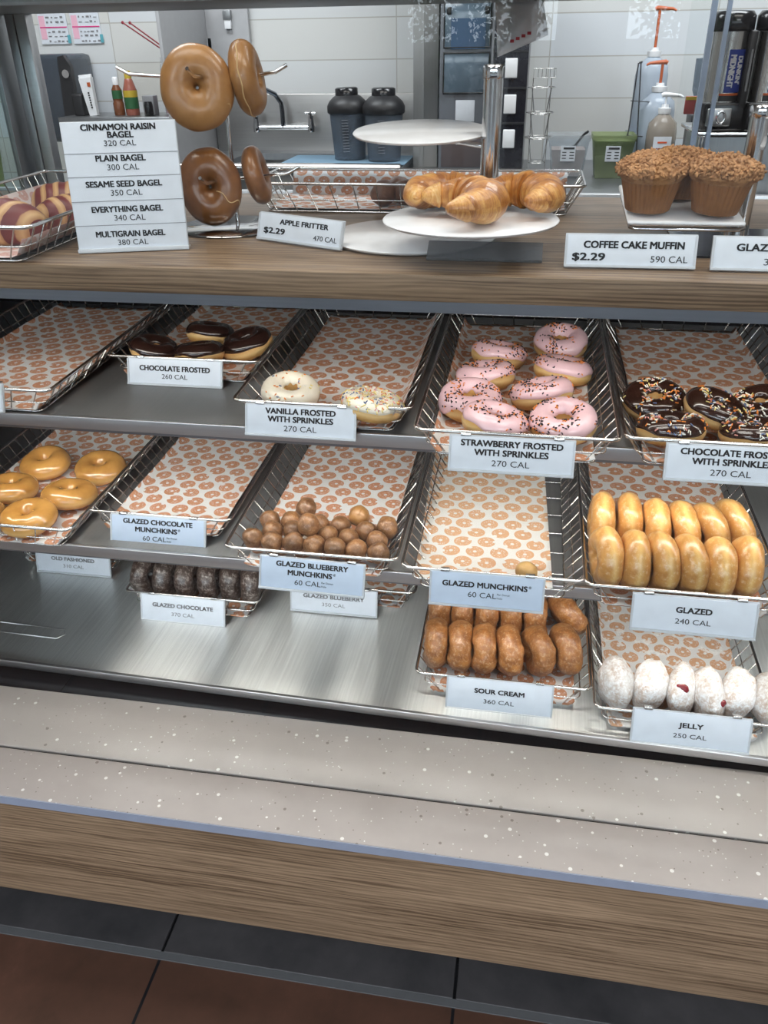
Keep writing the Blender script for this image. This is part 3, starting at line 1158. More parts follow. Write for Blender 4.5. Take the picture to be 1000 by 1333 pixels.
def frost_bm(R, r, h, seed, drip=0.25, th=0.0022, start=0.18):
    nu, nv = 64, 18
    bm = BM()
    grid = []
    for i in range(nu):
        u = 2 * pi * i / nu
        a0 = start - drip * (0.5 + noise.noise(Vector((cos(u) * 1.6 + seed, sin(u) * 1.6, seed)))) - 0.06 * sin(u * 5 + seed)
        a1 = 2.75 + 0.25 * noise.noise(Vector((cos(u) * 2 + seed, sin(u) * 2, -seed)))
        row = []
        for j in range(nv + 1):
            k = j / nv
            v = a0 + (a1 - a0) * k
            e = min(1.0, min(k, 1 - k) * 7)
            off = th * sqrt(e) - (0.0012 if j in (0, nv) else 0) + 0.0006 * noise.noise(Vector((cos(u) * 3 + seed, sin(u) * 3, v)))
            cv, sv = cos(v), sin(v)
            z = h * (sv if sv > 0 else sv * 0.82)
            row.append(bm.verts.new(((R + (r + off) * cv) * cos(u), (R + (r + off) * cv) * sin(u), z + off * sv)))
        grid.append(row)
    for i in range(nu):
        for j in range(nv):
            f = bm.faces.new((grid[i][j], grid[(i + 1) % nu][j], grid[(i + 1) % nu][j + 1], grid[i][j + 1]))
            f.smooth = True
    return bm


def sprinkle_bm(R, r, h, seed, n, mats, ln=0.0050, rad=0.0008, th=0.0022, patch=0.0):
    rnd = random.Random(seed)
    bm = BM()
    for _ in range(n):
        for _try in range(20):
            u = rnd.uniform(0, 2 * pi)
            v = rnd.uniform(0.30, 2.45)
            if patch and noise.noise(Vector((cos(u) * 1.3 + seed, sin(u) * 1.3, v * 0.8))) < patch * rnd.uniform(-0.5, 1):
                continue
            break
        cv, sv = cos(v), sin(v)
        p = Vector(((R + (r + th) * cv) * cos(u), (R + (r + th) * cv) * sin(u), (h + th) * sv))
        nrm = Vector((cv * cos(u), cv * sin(u), sv)).normalized()
        tg = nrm.orthogonal().normalized()
        d = (Matrix.Rotation(rnd.uniform(0, 2 * pi), 3, nrm) @ tg)
        d = (d + nrm * rnd.uniform(-0.12, 0.12)).normalized()
        p = p + nrm * rad * 0.6
        l = ln * rnd.uniform(0.8, 1.1)
        tube(bm, [p - d * l / 2, p - d * l * 0.38, p + d * l * 0.38, p + d * l / 2], rad, 5, False, rnd.choice(mats), True, [rad * 0.55, rad, rad, rad * 0.55])
    return bm


SPR = [S_BLACK, S_ORANGE, S_WHITE, S_YELLOW, S_BLUE, S_PINK]


def frosted(label, x, y, z, frost, seed, sprinkles=None, tilt=(0, 0), R=0.0285, r=0.0185, h=0.0185, group=None, drip=0.25, start=0.18):
    rz = seed * 1.37
    o = obj('frosted_donut', ring_bm(R, r, h, seed), M_DOUGH, None, True)
    place(o, (x, y, z), (tilt[0], tilt[1], rz))
    tag(o, label, 'donut', group)
    obj('frosting', frost_bm(R, r, h, seed * 0.77 + 2, drip, start=start), frost, o, True)
    if sprinkles:
        n, idx, ln, rad, patch = sprinkles
        b = sprinkle_bm(R, r, h, seed + 11, n, idx, ln, rad, patch=patch)
        tag(obj('sprinkles', b, SPR, o), kind='stuff')
    return o


HB = 0.0155        # donut centre above the liner
zt = ZT + 0.008 + HB
# chocolate frosted, four
G = 'plain chocolate frosted donuts'
frosted('plain chocolate donut half hidden behind its tag, beside the basket side wires', -0.650, 1.318, zt + 0.004 + 0.004, M_CHOCFROST, 1, None, (0.24, 0.1), R=0.0265, r=0.0175, group=G)
frosted('plain chocolate donut farthest back of the four', -0.580, 1.415, zt + 0.004 + 0.006, M_CHOCFROST, 2, None, (0.22, 0.0), R=0.0265, r=0.0175, group=G)
frosted('plain chocolate donut just behind the middle of the CHOCOLATE FROSTED tag', -0.564, 1.315, zt + 0.004 + 0.002, M_CHOCFROST, 3, None, (0.18, -0.1), R=0.0265, r=0.0175, group=G)
frosted('largest plain chocolate donut, golden side showing past the end of its tag', -0.490, 1.362, zt + 0.004 + 0.006, M_CHOCFROST, 4, None, (0.24, -0.06), R=0.028, r=0.0185, h=0.020, group=G, start=0.35)
# vanilla, two
G = 'vanilla frosted donuts'
frosted('vanilla donut with sparse sprinkles and whole white icing', -0.352, 1.152, zt + 0.007, M_VANILLA, 5, (46, [1, 2, 4, 3, 1], 0.0045, 0.0009, 0), (0.24, 0), R=0.0275, r=0.0175, group=G, drip=0.5)
frosted('vanilla donut thickly covered in mixed sprinkles', -0.217, 1.118, zt + 0.007, M_VANILLA, 6, (330, [1, 2, 3, 3, 4, 5, 2, 3], 0.0055, 0.0009, 0), (0.20, 0.05), group=G)
# strawberry, eight
G = 'pink frosted donuts'
PK = (175, [0, 0, 0, 1, 1], 0.0034, 0.0009, 0.5)
for i, (x, y, dz, tx, ty, lab) in enumerate([
        (-0.040, 1.366, 0.004, 0.10, 0.05, 'pink donut in the rearmost pair with a bare pink patch in its icing'),
        (0.066, 1.440, 0.006, 0.14, -0.05, 'pink donut farthest back, crusted with black and orange sprinkles'),
        (-0.056, 1.263, 0.003, 0.06, -0.06, 'pink donut second from the back in the column nearer the vanilla basket'),
        (0.067, 1.302, 0.004, 0.10, 0.10, 'pink donut second from the back in the column nearer the chocolate sprinkle basket'),
        (-0.073, 1.160, 0.002, 0.05, 0.02, 'pink donut third from the back, icing dripping down its side'),
        (0.034, 1.193, 0.005, 0.16, 0.0, 'pink donut third from the back with a wide golden band below the icing'),
        (-0.032, 1.076, 0.004, 0.10, 0.0, 'pink donut in the front row above the word STRAWBERRY'),
        (0.064, 1.090, 0.004, 0.12, 0.0, 'pink donut in the front row above the word FROSTED')]):
    frosted(lab, x, y, zt + dz + 0.004, M_PINK, 20 + i * 3, PK, (tx + 0.10, ty), R=0.0290, r=0.0185, h=0.0205, group=G, start=0.30, drip=0.35 if i != 4 else 0.9)
# chocolate with sprinkles
G = 'chocolate donuts with bright sprinkles'
CS = (135, [1, 1, 2, 2, 2, 3, 5, 4], 0.0058, 0.00085, 0.35)
for i, (x, y, dz, tx, ty, lab) in enumerate([
        (0.200, 1.192, 0.004, 0.10, 0.10, 'chocolate sprinkle donut at the back beside the pink donuts, tan side showing'),
        (0.212, 1.092, 0.003, 0.06, 0.0, 'chocolate sprinkle donut at the front with a smooth bare icing edge'),
        (0.279, 1.148, 0.012, 0.20, 0.0, 'chocolate sprinkle donut leaning between its neighbours behind the tag middle'),
        (0.352, 1.186, 0.006, 0.15, -0.1, 'chocolate sprinkle donut at the back, cut by the picture edge'),
        (0.322, 1.088, 0.003, 0.06, 0.0, 'chocolate sprinkle donut at the front, cut by the picture edge')]):
    frosted(lab, x, y, zt + dz + 0.003, M_CHOCFROST, 50 + i * 3, CS, (tx + 0.10, ty), R=0.0285, r=0.0182, h=0.0185, group=G, start=0.25)

# caramel glazed rings
G = 'caramel glazed donuts'
zm = ZM + 0.008 + 0.0175
for i, (x, y, dz, tx, ty, lab) in enumerate([
        (-0.920, 1.318, 0.004, 0.12, 0.0, 'caramel glazed donut farthest back in the basket'),
        (-0.800, 1.312, 0.004, 0.10, -0.05, 'caramel glazed donut at the back against the side wires'),
        (-0.930, 1.212, 0.003, 0.08, 0.05, 'caramel glazed donut in the middle, cut by the picture edge'),
        (-0.808, 1.205, 0.003, 0.08, -0.05, 'caramel glazed donut in the middle beside the empty basket'),
        (-0.935, 1.108, 0.003, 0.0, 0.0, 'caramel glazed donut at the front, barely in the picture'),
        (-0.838, 1.115, 0.003, 0.10, 0.06, 'caramel glazed donut at the front with puckered shiny glaze')]):
    o = obj('glazed_donut', ring_bm(0.0275, 0.0225, 0.021, 80 + i, 0.0028, freq=20), M_CARAMEL, None, True)
    place(o, (x, y, zm + dz), (tx, ty, i * 1.1))
    tag(o, lab, 'donut', G)


def ball_bm(r, seed, lump=0.0018, sq=(1, 1, 1), freq=55, n=20):
    bm = BM()
    bmesh.ops.create_uvsphere(bm, u_segments=n, v_segments=n // 2 + 3, radius=r)
    for v in bm.verts:
        d = 1 + (lump * nz(v.co, freq, seed) + 0.5 * lump * nz(v.co, freq * 2.2, seed + 4)) / r
        v.co = Vector((v.co.x * sq[0] * d, v.co.y * sq[1] * d, v.co.z * sq[2] * d))
    for f in bm.faces:
        f.smooth = True
    return bm


# blueberry donut holes
HOLES = [(-0.411, 1.165, 0.934), (-0.356, 1.204, 0.940), (-0.33, 1.123, 0.954), (-0.374, 1.168, 0.934), (-0.36, 1.135, 0.934), (-0.396, 1.13, 0.934), (-0.422, 1.103, 0.934),
         (-0.387, 1.094, 0.934), (-0.351, 1.099, 0.934), (-0.315, 1.095, 0.934), (-0.299, 1.128, 0.934), (-0.322, 1.162, 0.934), (-0.279, 1.092, 0.934), (-0.286, 1.162, 0.934),
         (-0.256, 1.183, 0.945), (-0.263, 1.125, 0.934), (-0.243, 1.092, 0.934), (-0.238, 1.152, 0.934), (-0.215, 1.124, 0.934), (-0.206, 1.088, 0.934), (-0.205, 1.165, 0.934)]
HL = ['brown donut hole at the back corner of the heap nearest the empty basket', 'brown donut hole poking up highest at the back of the heap', 'large dark donut hole sitting on top of the heap',
      'brown donut hole wedged behind the large dark top one', 'brown donut hole squeezed under the large dark top one', 'brown donut hole second from the empty basket, middle of the heap',
      'brown donut hole with a crumb peak, front end by the empty basket', 'brown donut hole second along the front of the heap', 'brown donut hole third along the front of the heap',
      'brown donut hole fourth along the front of the heap', 'brown donut hole just behind the fourth front one', 'small brown donut hole in the gap behind the large dark top one',
      'brown donut hole fifth along the front of the heap', 'light brown donut hole in the back row', 'tall golden donut hole rising at the back of the heap',
      'round smooth donut hole in the middle right of the gap', 'brown donut hole sixth along the front of the heap', 'brown donut hole below the tall golden one',
      'brown donut hole behind the last front one', 'brown donut hole last along the front, by the pale liner basket', 'big brown donut hole at the back beside the pale liner basket']
HL[13] = 'light brown donut hole in the back row just before the tall golden one'
HL[15] = 'round smooth donut hole in the middle of the heap with clear space round it'
for i, ((x, y, z), lab) in enumerate(zip(HOLES, HL)):
    o = obj('donut_hole', ball_bm(0.0183 if i not in (2, 20) else 0.0200, i * 3.3, 0.0026, (1, 1, 0.95)), M_GOLDHOLE if i == 14 else M_BLUEHOLE, None, True)
    place(o, (x, y, z + (0.002 if i in (2, 20) else 0)), (i, i * 2.0, i * 0.7))
    tag(o, lab, 'donut hole', 'brown donut holes')
o = obj('donut_hole', ball_bm(0.0175, 77, 0.0015), M_GLAZEHOLE, None, True)
place(o, (0.031, 1.082, ZM + 0.0225))
tag(o, 'lone pale glazed donut hole peeking over the tag of its empty basket', 'donut hole')

# glazed donuts on edge
G = 'glazed donuts standing on edge'
ords = ['first', 'second', 'third', 'fourth', 'fifth', 'sixth']
back = [(0.149, 1.205, 0, 0), (0.192, 1.209, 2, -2), (0.234, 1.196, 5, -4), (0.276, 1.194, 10, -8), (0.318, 1.197, 20, -14), (0.360, 1.216, 18, -18)]
front = [(0.150, 1.092, 12, -2), (0.191, 1.088, 4, 0), (0.231, 1.090, 10, -4), (0.272, 1.090, 10, -4), (0.313, 1.086, 2, -2), (0.354, 1.096, -2, 0)]
for nm, rw in (('back', back), ('front', front)):
    for i, (x, y, yw, ln) in enumerate(rw):
        o = obj('glazed_donut', ring_bm(0.0275, 0.0205, 0.0200, 120 + i + (40 if nm == 'back' else 0), 0.0022, freq=24, flat_b=1.0), M_GLAZED, None, True)
        place(o, (x, y, ZM + 0.009 + 0.0455), (0, radians(90 + ln), radians(yw)))
        tag(o, 'glazed donut on edge, %s from the pale liner basket in the %s row' % (ords[i], nm), 'donut', G)

# sour cream donuts
G = 'sour cream donuts standing on edge'
back = [(-0.128, 1.325, 4, 0), (-0.081, 1.326, 4, 0), (-0.035, 1.326, 6, 0), (0.012, 1.322, 8, -3), (0.060, 1.322, 8, -4), (0.124, 1.338, 30, -28)]
front = [(-0.122, 1.210, 3, 0), (-0.076, 1.207, 6, 0), (-0.031, 1.206, 6, 0), (0.016, 1.208, 10, -2), (0.070, 1.216, 22, -4), (0.120, 1.228, 16, -6)]
for nm, rw in (('back', back), ('front', front)):
    for i, (x, y, yw, ln) in enumerate(rw):
        o = obj('sour_cream_donut', ring_bm(0.0275, 0.0212, 0.0222, 220 + i * 2 + (40 if nm == 'back' else 0), 0.0050, freq=30, flat_b=1.0, crack=True), M_SOUR, None, True)
        place(o, (x, y, ZB + 0.010 + 0.047), (0, radians(90 + ln), radians(yw)))
        tag(o, 'brown sour cream donut on edge, %s from the bare tray side in the %s row' % (ords[i], nm), 'donut', G)

# glazed chocolate donuts
G = 'glazed chocolate donuts on edge'
for i, (x, y) in enumerate([(-0.772, 1.352), (-0.719, 1.349), (-0.673, 1.351), (-0.625, 1.355), (-0.576, 1.357), (-0.530, 1.350)]):
    o = obj('glazed_chocolate_donut', ring_bm(0.0255, 0.0205, 0.0205, 300 + i * 3, 0.0034, freq=32, flat_b=1.0), M_CHOCCAKE, None, True)
    place(o, (x, y, ZB + 0.009 + 0.046), (0, radians(90), radians(-6 + i * 3)))
    tag(o, 'dark glazed chocolate donut on edge, %s along its row counting from the OLD FASHIONED tag' % ords[i], 'donut', G)

# jelly donuts
G = 'powdered jelly donuts'
JL = ['powdered jelly donut first along, against the basket wires', 'powdered jelly donut second along with a brown patch at its base', 'powdered jelly donut with a bright red jelly hole',
      'powdered jelly donut with a dark red jelly hole low down', 'powdered jelly donut fifth along, plain white and tall', 'powdered jelly donut sixth along, cut by the picture edge']
for i, (x, y, yw) in enumerate([(0.205, 1.150, 10), (0.263, 1.150, -12), (0.316, 1.150, -14), (0.359, 1.144, 10), (0.408, 1.153, -16), (0.462, 1.150, -10)]):
    o = obj('jelly_donut', ball_bm(0.046, 400 + i * 5, 0.0070, (0.66 if i not in (2, 3) else 0.56, 1, 1.03), 24, 36), M_POWDER, None, True)
    place(o, (x, y, ZB + 0.009 + 0.0455), (radians(-14), radians(6 if i in (1, 4, 5) else -4), radians(yw)))
    tag(o, JL[i], 'donut', G)
    if i in (2, 3):
        b = ball_bm(0.0100 if i == 2 else 0.0085, 5, 0.0024, (1.1, 0.5, 0.95), 90, 16)
        for v in b.verts:
            v.co += Vector((0.003 if i == 2 else 0.008, -0.0370 if i == 2 else -0.0405, 0.019 if i == 2 else 0.004))
        tag(obj('jelly_filling', b, M_JELLY, o, True), 'red jelly showing at the hole')

# ------------------------------------------------------------------ countertop: bagels on their stand
t = thing('bagel_stand', 'slim chrome stand with prongs holding four bagels over a mirror base', 'stand', (-0.495, 1.36, 1.3835))
bm = BM()
lathe(bm, [(0, 0), (0.088, 0), (0.090, 0.002), (0.088, 0.004), (0, 0.004)], 48)
obj('mirror_base', bm, flat('mirror_steel', (0.62, 0.60, 0.58), 0.06, 1.0), t, True)
bm = BM()
tube(bm, [(0, 0.03, 0.003), (0, 0.03, 0.222)], 0.0035, 10)
obj('pole', bm, M_CHROME, t)
for (zz, pts) in ((0.218, [(-0.005, -0.105), (0.105, 0.03), (-0.175, 0.025)]), (0.072, [(-0.005, -0.105), (0.115, 0.03), (-0.12, 0.03)])):
    for (px, py) in pts:
        bm = BM()
        dx, dy = px, py - 0.03
        ln = sqrt(dx * dx + dy * dy)
        ux, uy = dx / ln, dy / ln
        tube(bm, [(0, 0.03, zz), (px - ux * 0.02, py - uy * 0.02, zz + 0.010), (px, py, zz + 0.020)], 0.0028, 8)
        obj('prong', bm, M_CHROME, t)


def bagel(label, loc, rot, mat, R, r, seed, sq=1.1, cut=True, raisins=False):
    o = obj('bagel', ring_bm(R, r, r * 0.92, seed, 0.002, 56, 24, 0.9, freq=16), mat, None, True)
    o.scale = (1, sq, 1)
    place(o, loc, rot)
    tag(o, label, 'bagel', 'bagels on the chrome stand')
    if cut:
        bm = BM()
        n = 20
        pts = []
        if abs(rot[2]) > 1.2:           # bread knife line right round the edge
            pts = [((R + r * 0.985) * cos(2 * pi * k / 40), (R + r * 0.985) * sin(2 * pi * k / 40), 0.0012 * sin(k * 1.3)) for k in range(40)]
            tube(bm, pts, 0.0012, 5, True)
        else:                           # a crease running from the hole to the rim
            for k in range(n):
                v = 2.2 - 2.0 * k / (n - 1)
                a = -0.55 + 0.10 * sin(k * 0.5)
                pts.append(((R + r * 0.99 * cos(v)) * cos(a), (R + r * 0.99 * cos(v)) * sin(a), r * 0.915 * sin(v)))
            tube(bm, pts, 0.0010, 5)
        obj('slice_line', bm, M_BAGEL_CRUMB, o)
    if raisins:
        bm = BM()
        for (a, v) in ((5.9, 0.2), (6.25, -0.25), (0.6, 0.3)):
            bmesh.ops.create_icosphere(bm, subdivisions=2, radius=0.005, matrix=Matrix.Translation(((R + r * cos(v)) * cos(a), (R + r * cos(v)) * sin(a), r * 0.92 * sin(v))) @ Matrix.Diagonal((0.8, 0.8, 1.3, 1)))
        obj('raisins', bm, M_RAISIN, o, True)
    return o


bagel('upper tan bagel facing the customer on the top prong', (-0.512, 1.318, 1.594), (radians(80), 0, radians(18)), M_BAGEL_TAN, 0.0285, 0.0262, 3, 1.10)
bagel('upper tan bagel seen edge-on behind the first', (-0.449, 1.368, 1.604), (radians(82), 0, radians(97)), M_BAGEL_TAN, 0.0300, 0.0235, 8, 1.0)
bagel('lower dark brown bagel facing the customer near the mirror base', (-0.512, 1.325, 1.4535), (radians(84), radians(-3), radians(16)), M_BAGEL_BROWN, 0.0260, 0.0240, 12, 1.18)
bagel('lower dark raisin bagel seen edge-on beside the brown one', (-0.450, 1.378, 1.464), (radians(77), 0, radians(98)), M_BAGEL_BROWN, 0.0290, 0.0175, 17, 1.0, False, True)

# ------------------------------------------------------------------ tiered croissant stand
t = thing('tiered_stand', 'three-tier croissant stand with chrome post and round white plates', 'stand', (-0.070, 1.362, 1.3835))
bm = BM()
lathe(bm, [(0.0145, 0), (0.0145, 0.218)], 24)
obj('post', bm, M_CHROME, t, True)
bm = BM()
lathe(bm, [(0.0152, 0.216), (0.0162, 0.219), (0.0162, 0.232), (0.0145, 0.236), (0, 0.237)], 6)
obj('post_cap', bm, M_CHROME, t)


def plate_bm(r, cx, cy, z, th=0.006):
    bm = BM()
    lathe(bm, [(0, z), (r - 0.012, z), (r - 0.002, z + 0.001), (r, z + 0.004), (r - 0.002, z + th), (0, z + th)], 64, center=(cx, cy, 0))
    return bm


obj('plate', plate_bm(0.130, -0.112, -0.058, 0.001), M_PLATE, t, True)
obj('plate', plate_bm(0.123, -0.015, -0.166, 0.046), M_PLATE, t, True)
p = obj('plate', plate_bm(0.108, 0, 0, 0), M_PLATE, t, True)
place(p, (-0.113, 0.045, 0.139), (radians(4), 0, 0))
for (za, a, b) in ((0.044, (0, -0.012), (-0.012, -0.13)), (0.134, (-0.012, 0.004), (-0.10, 0.03))):
    bm = BM()
    tube(bm, [(a[0], a[1], za - 0.008), ((a[0] + b[0]) / 2, (a[1] + b[1]) / 2, za - 0.003), (b[0], b[1], za)], 0.004, 8)
    obj('bracket', bm, M_CHROME, t)


def croissant_bm(size, seed, span=3.7, fat=0.60, steps=7, flatten=0.85):
    """crescent sweep with stepped rolled segments"""
    bm = BM()
    uv = bm.loops.layers.uv.new('UVMap')
    nu, nv = 84, 24
    grid = []
    Rc = size * 0.52
    for i in range(nu + 1):
        k = i / nu
        s = k * 2 - 1
        a = span / 2 * s + pi / 2
        env = max(0.0, cos(s * pi / 2)) ** 0.66 * 0.86 + 0.14
        q = abs(s) * steps / 2 + 0.5
        fr = q - math.floor(q)
        step = 0.88 + 0.20 * (1 - fr) ** 0.7
        rr = size * 0.5 * fat * env * step
        if i in (0, nu):
            rr *= 0.25
        cx, cy = Rc * cos(a), Rc * sin(a) - Rc
        row = []
        for j in range(nv):
            v = 2 * pi * j / nv
            d = 1 + 0.07 * nz((cx * 1, cy + v * 0.02, v * 0.02), 45, seed)
            ox = rr * cos(v) * d
            oz = rr * sin(v) * d * flatten
            row.append((bm.verts.new((cx + ox * cos(a), cy + ox * sin(a), oz)), (k, j / nv)))
        grid.append(row)
    for i in range(nu):
        for j in range(nv):
            q = (grid[i][j], grid[i + 1][j], grid[i + 1][(j + 1) % nv], grid[i][(j + 1) % nv])
            f = bm.faces.new([x[0] for x in q])
            f.smooth = True
            for lp, x, e in zip(f.loops, q, (0, 0, 1, 1)):
                w = x[1][1] if not (e and j == nv - 1) else 1.0
                lp[uv].uv = (x[1][0], w)
    bm.faces.new([x[0] for x in grid[0]])
    bm.faces.new([x[0] for x in grid[-1]][::-1])
    zmin = min(v.co.z for v in bm.verts)
    for v in bm.verts:
        v.co.z = (v.co.z - zmin) if v.co.z - zmin > 0.004 else 0.003
    return bm


zp = 1.3835 + 0.052
G = 'croissants on the middle plate'
for (lab, x, y, sz, rz, sd) in (('golden croissant at the front of the plate, tip curling towards the customer', -0.068, 1.165, 0.104, radians(-66), 1),
                                ('golden croissant lying behind the front one', -0.132, 1.262, 0.094, radians(20), 2),
                                ('pale golden croissant against the chrome post', 0.004, 1.246, 0.098, radians(-48), 3)):
    o = obj('croissant', croissant_bm(sz, sd), M_CROIS, None, True)
    place(o, (x, y, zp), (0, 0, rz))
    tag(o, lab, 'croissant', G)

# empty acrylic tag holder in front of the stand
t = thing('tag_holder', 'empty dark acrylic tag holder lying in front of the croissant plate', 'tag holder', (-0.062, 1.20, 1.3835))
bm = BM()
box(bm, -0.080, 0.080, -0.040, 0.030, 0.0, 0.002)
obj('foot', bm, clear_plastic('dark_acrylic', (0.55, 0.55, 0.56), 0.35, (0.20, 0.20, 0.21)), t)
bm = BM()
box(bm, -0.080, 0.080, 0, 0.036, 0, 0.002, mtx=Matrix.Translation((0, -0.040, 0.002)) @ Matrix.Rotation(radians(28), 4, 'X'))
obj('sloped_face', bm, clear_plastic('grey_acrylic', (0.70, 0.70, 0.71), 0.35, (0.32, 0.32, 0.33)), t)

# ------------------------------------------------------------------ muffins on the square plate
t = thing('muffin_stand', 'square white muffin plate on a chrome wire frame and post', 'stand', (0.312, 1.362, 1.3835))
bm = BM()
lathe(bm, [(0.0140, 0), (0.0140, 0.166)], 24)
obj('post', bm, M_CHROME, t, True)
bm = BM()
lathe(bm, [(0.0150, 0.164), (0.0160, 0.167), (0.0160, 0.178), (0.0140, 0.182), (0, 0.183)], 6)
obj('post_cap', bm, M_CHROME, t)
PT = Matrix.Translation((-0.105, -0.060, 0.0525)) @ Matrix.Rotation(radians(5.5), 4, 'X')
bm = BM()
box(bm, -0.077, 0.077, -0.098, 0.098, 0, 0.006, 0.003, mtx=PT)
obj('square_plate', bm, M_PLATE, t, False)
bm = BM()
fr = [PT @ Vector(q) for q in ((-0.066, -0.093, -0.005), (0.070, -0.093, -0.005), (0.078, -0.085, -0.005), (0.078, 0.09, -0.005), (-0.066, 0.09, -0.005), (-0.072, 0.08, -0.005), (-0.072, -0.087, -0.005))]
tube(bm, fr, 0.0030, 8, True)
tube(bm, [(-0.027, -0.140, 0.0455), (-0.026, -0.140, 0.0025)], 0.0030, 8)
tube(bm, [(-0.048, -0.140, 0.0455), (-0.047, -0.140, 0.0025)], 0.0030, 8)
obj('wire_frame', bm, M_CHROME, t)
bm = BM()
box(bm, -0.10, 0.10, -0.15, 0.05, 0.0002, 0.0025)
obj('base_plate', bm, M_BLACKGLOSS, t)
bm = BM()
tube(bm, [(0.075, 0.02, 0.002), (0.045, 0.02, 0.075), (0.055, 0.02, 0.094), (0.12, 0.02, 0.098)], 0.003, 8)
obj('hook_wire', bm, M_CHROME, t)
bm = BM()
box(bm, 0.05, 0.20, -0.06, 0.10, 0.118, 0.124, 0.002)
obj('neighbour_plate', bm, M_PLATE, t)


def muffin(label, x, y, z, seed, s=1.0, rz=0.0):
    t = thing('muffin', label, 'muffin', (x, y, z), (radians(4), 0, rz), 'coffee cake muffins')
    t.scale = (s, s, s)
    s = 1.0
    bm = BM()

    def wob(a, zz, r):
        return r * (1 + 0.020 * (1 if sin(a * 34) > 0 else -1) * min(1, zz / 0.012) + 0.006 * sin(a * 34))
    lathe(bm, [(0, 0.0008), (0.0285 * s, 0.0008), (0.0300 * s, 0.002), (0.0340 * s, 0.020), (0.0385 * s, 0.038), (0.0405 * s, 0.0475), (0.0398 * s, 0.0475), (0.036 * s, 0.034), (0, 0.034)], 136, wob=wob)
    obj('paper_cup', bm, M_CUP, t, True)
    bm = BM()
    nu, nv = 96, 34
    prof = []
    for j in range(nv + 1):
        k = j / nv
        if k < 0.25:
            q = k / 0.25
            prof.append((0.0395 + 0.0060 * sin(q * pi / 2), 0.0415 + 0.010 * q))
        else:
            q = (k - 0.25) / 0.75
            prof.append((0.0455 * cos(q * pi / 2) ** 0.80, 0.0515 + 0.0205 * sin(q * pi / 2)))
    lathe(bm, [(r * s if j < nv else 0, z_) for j, (r, z_) in enumerate(prof)], nu)
    for v in bm.verts:
        n_ = Vector((v.co.x, v.co.y, (v.co.z - 0.035) * 1.1)).normalized()
        a = 0.0026 * nz(v.co, 60, seed) + 0.0048 * abs(nz(v.co, 130, seed + 2)) + 0.0016 * nz(v.co, 280, seed)
        a += 0.004 * nz(v.co, 22, seed + 8)
        v.co += n_ * a * (1 if v.co.z > 0.046 else 0.3)
    spots = [(v.co.copy(), v.co - Vector((0, 0, 0.03))) for v in bm.verts if v.co.z > 0.050]
    obj('muffin_top', bm, M_CRUMBTOP, t, True)
    rnd = random.Random(seed)
    bm = BM()
    # crumbs sit all over the dome, evenly by area
    for _ in range(620):
        zt_ = rnd.uniform(0.050, 0.073)
        near = [q for q in rnd.sample(spots, 40)]
        c, n_ = min(near, key=lambda q: abs(q[0].z - zt_))
        sz = rnd.uniform(0.0015, 0.0034)
        g = bmesh.ops.create_icosphere(bm, subdivisions=1, radius=sz, matrix=Matrix.Translation(c + n_.normalized() * sz * 0.35) @ Matrix.Rotation(rnd.uniform(0, 6), 4, (rnd.uniform(-1, 1), rnd.uniform(-1, 1), 0.3)) @ Matrix.Diagonal((1.35, 0.9, 0.75, 1)))
        for v in g['verts']:
            v.co += Vector((rnd.uniform(-1, 1), rnd.uniform(-1, 1), rnd.uniform(-1, 1))) * sz * 0.25
    tag(obj('streusel', bm, M_CRUMBTOP, t), kind='stuff')
    return t


muffin('crumb-topped muffin alone at the front corner above the tag words COFFEE CAKE', 0.158, 1.245, 1.4405, 1, 1.0)
muffin('crumb-topped muffin at the front against the chrome post', 0.246, 1.235, 1.4395, 2, 1.0, 1.0)
muffin('crumb-topped muffin half hidden behind the two front ones', 0.204, 1.322, 1.4450, 3, 0.92, 2.0)

# ------------------------------------------------------------------ basket behind the croissants
basket('long wire basket behind the croissant stand on the oak countertop', -0.21, 1.497, 1.3838, 0.59, 0.19, 0, 0, 'wire baskets on the countertop', H=0.050)
liner('printed paper along the long basket behind the croissants', -0.21, 1.512, 1.388, 0.525, 0.15, 0, 31, M_LINER, front=0.0, curl=(0.004, 0.004))
# the sheet also climbs the basket's back side
bm = BM()
uvl = bm.loops.layers.uv.new('UVMap')
n = 40
rws = []
for k in range(4):
    rws.append([(bm.verts.new((-0.47 + 0.53 * i / n, 1.655 + 0.006 * k + 0.003 * sin(i * 0.7), 1.392 + 0.0135 * k)), (0.53 * 1.3 * i / n, 0.0135 * 1.9 * k)) for i in range(n + 1)])
for k in range(3):
    for i in range(n):
        q = (rws[k][i], rws[k][i + 1], rws[k + 1][i + 1], rws[k + 1][i])
        f = bm.faces.new([a[0] for a in q])
        f.smooth = True
        for lp, a in zip(f.loops, q):
            lp[uvl].uv = a[1]
o = obj('paper_liner', bm, M_LINER, None, True)
o.modifiers.new('thickness', 'SOLIDIFY').thickness = 0.0004
tag(o, 'printed paper standing up against the back wires of the long basket', 'liner', 'printed paper liners')
for i, (x, y, lab) in enumerate(((-0.268, 1.545, 'dark brown fritter ball in the long basket, beside the printed paper'), (-0.232, 1.560, 'dark brown fritter ball just behind the croissants'),
                                 (-0.250, 1.600, 'dark brown fritter ball at the back of the long basket'), (0.035, 1.545, 'dark brown fritter ball by the sloping end of the long basket'))):
    o = obj('fritter_ball', ball_bm(0.0225, 500 + i, 0.003), M_DARKHOLE, None, True)
    place(o, (x, y, 1.3885 + 0.0235))
    tag(o, lab, 'pastry', 'dark fritters in the long basket')

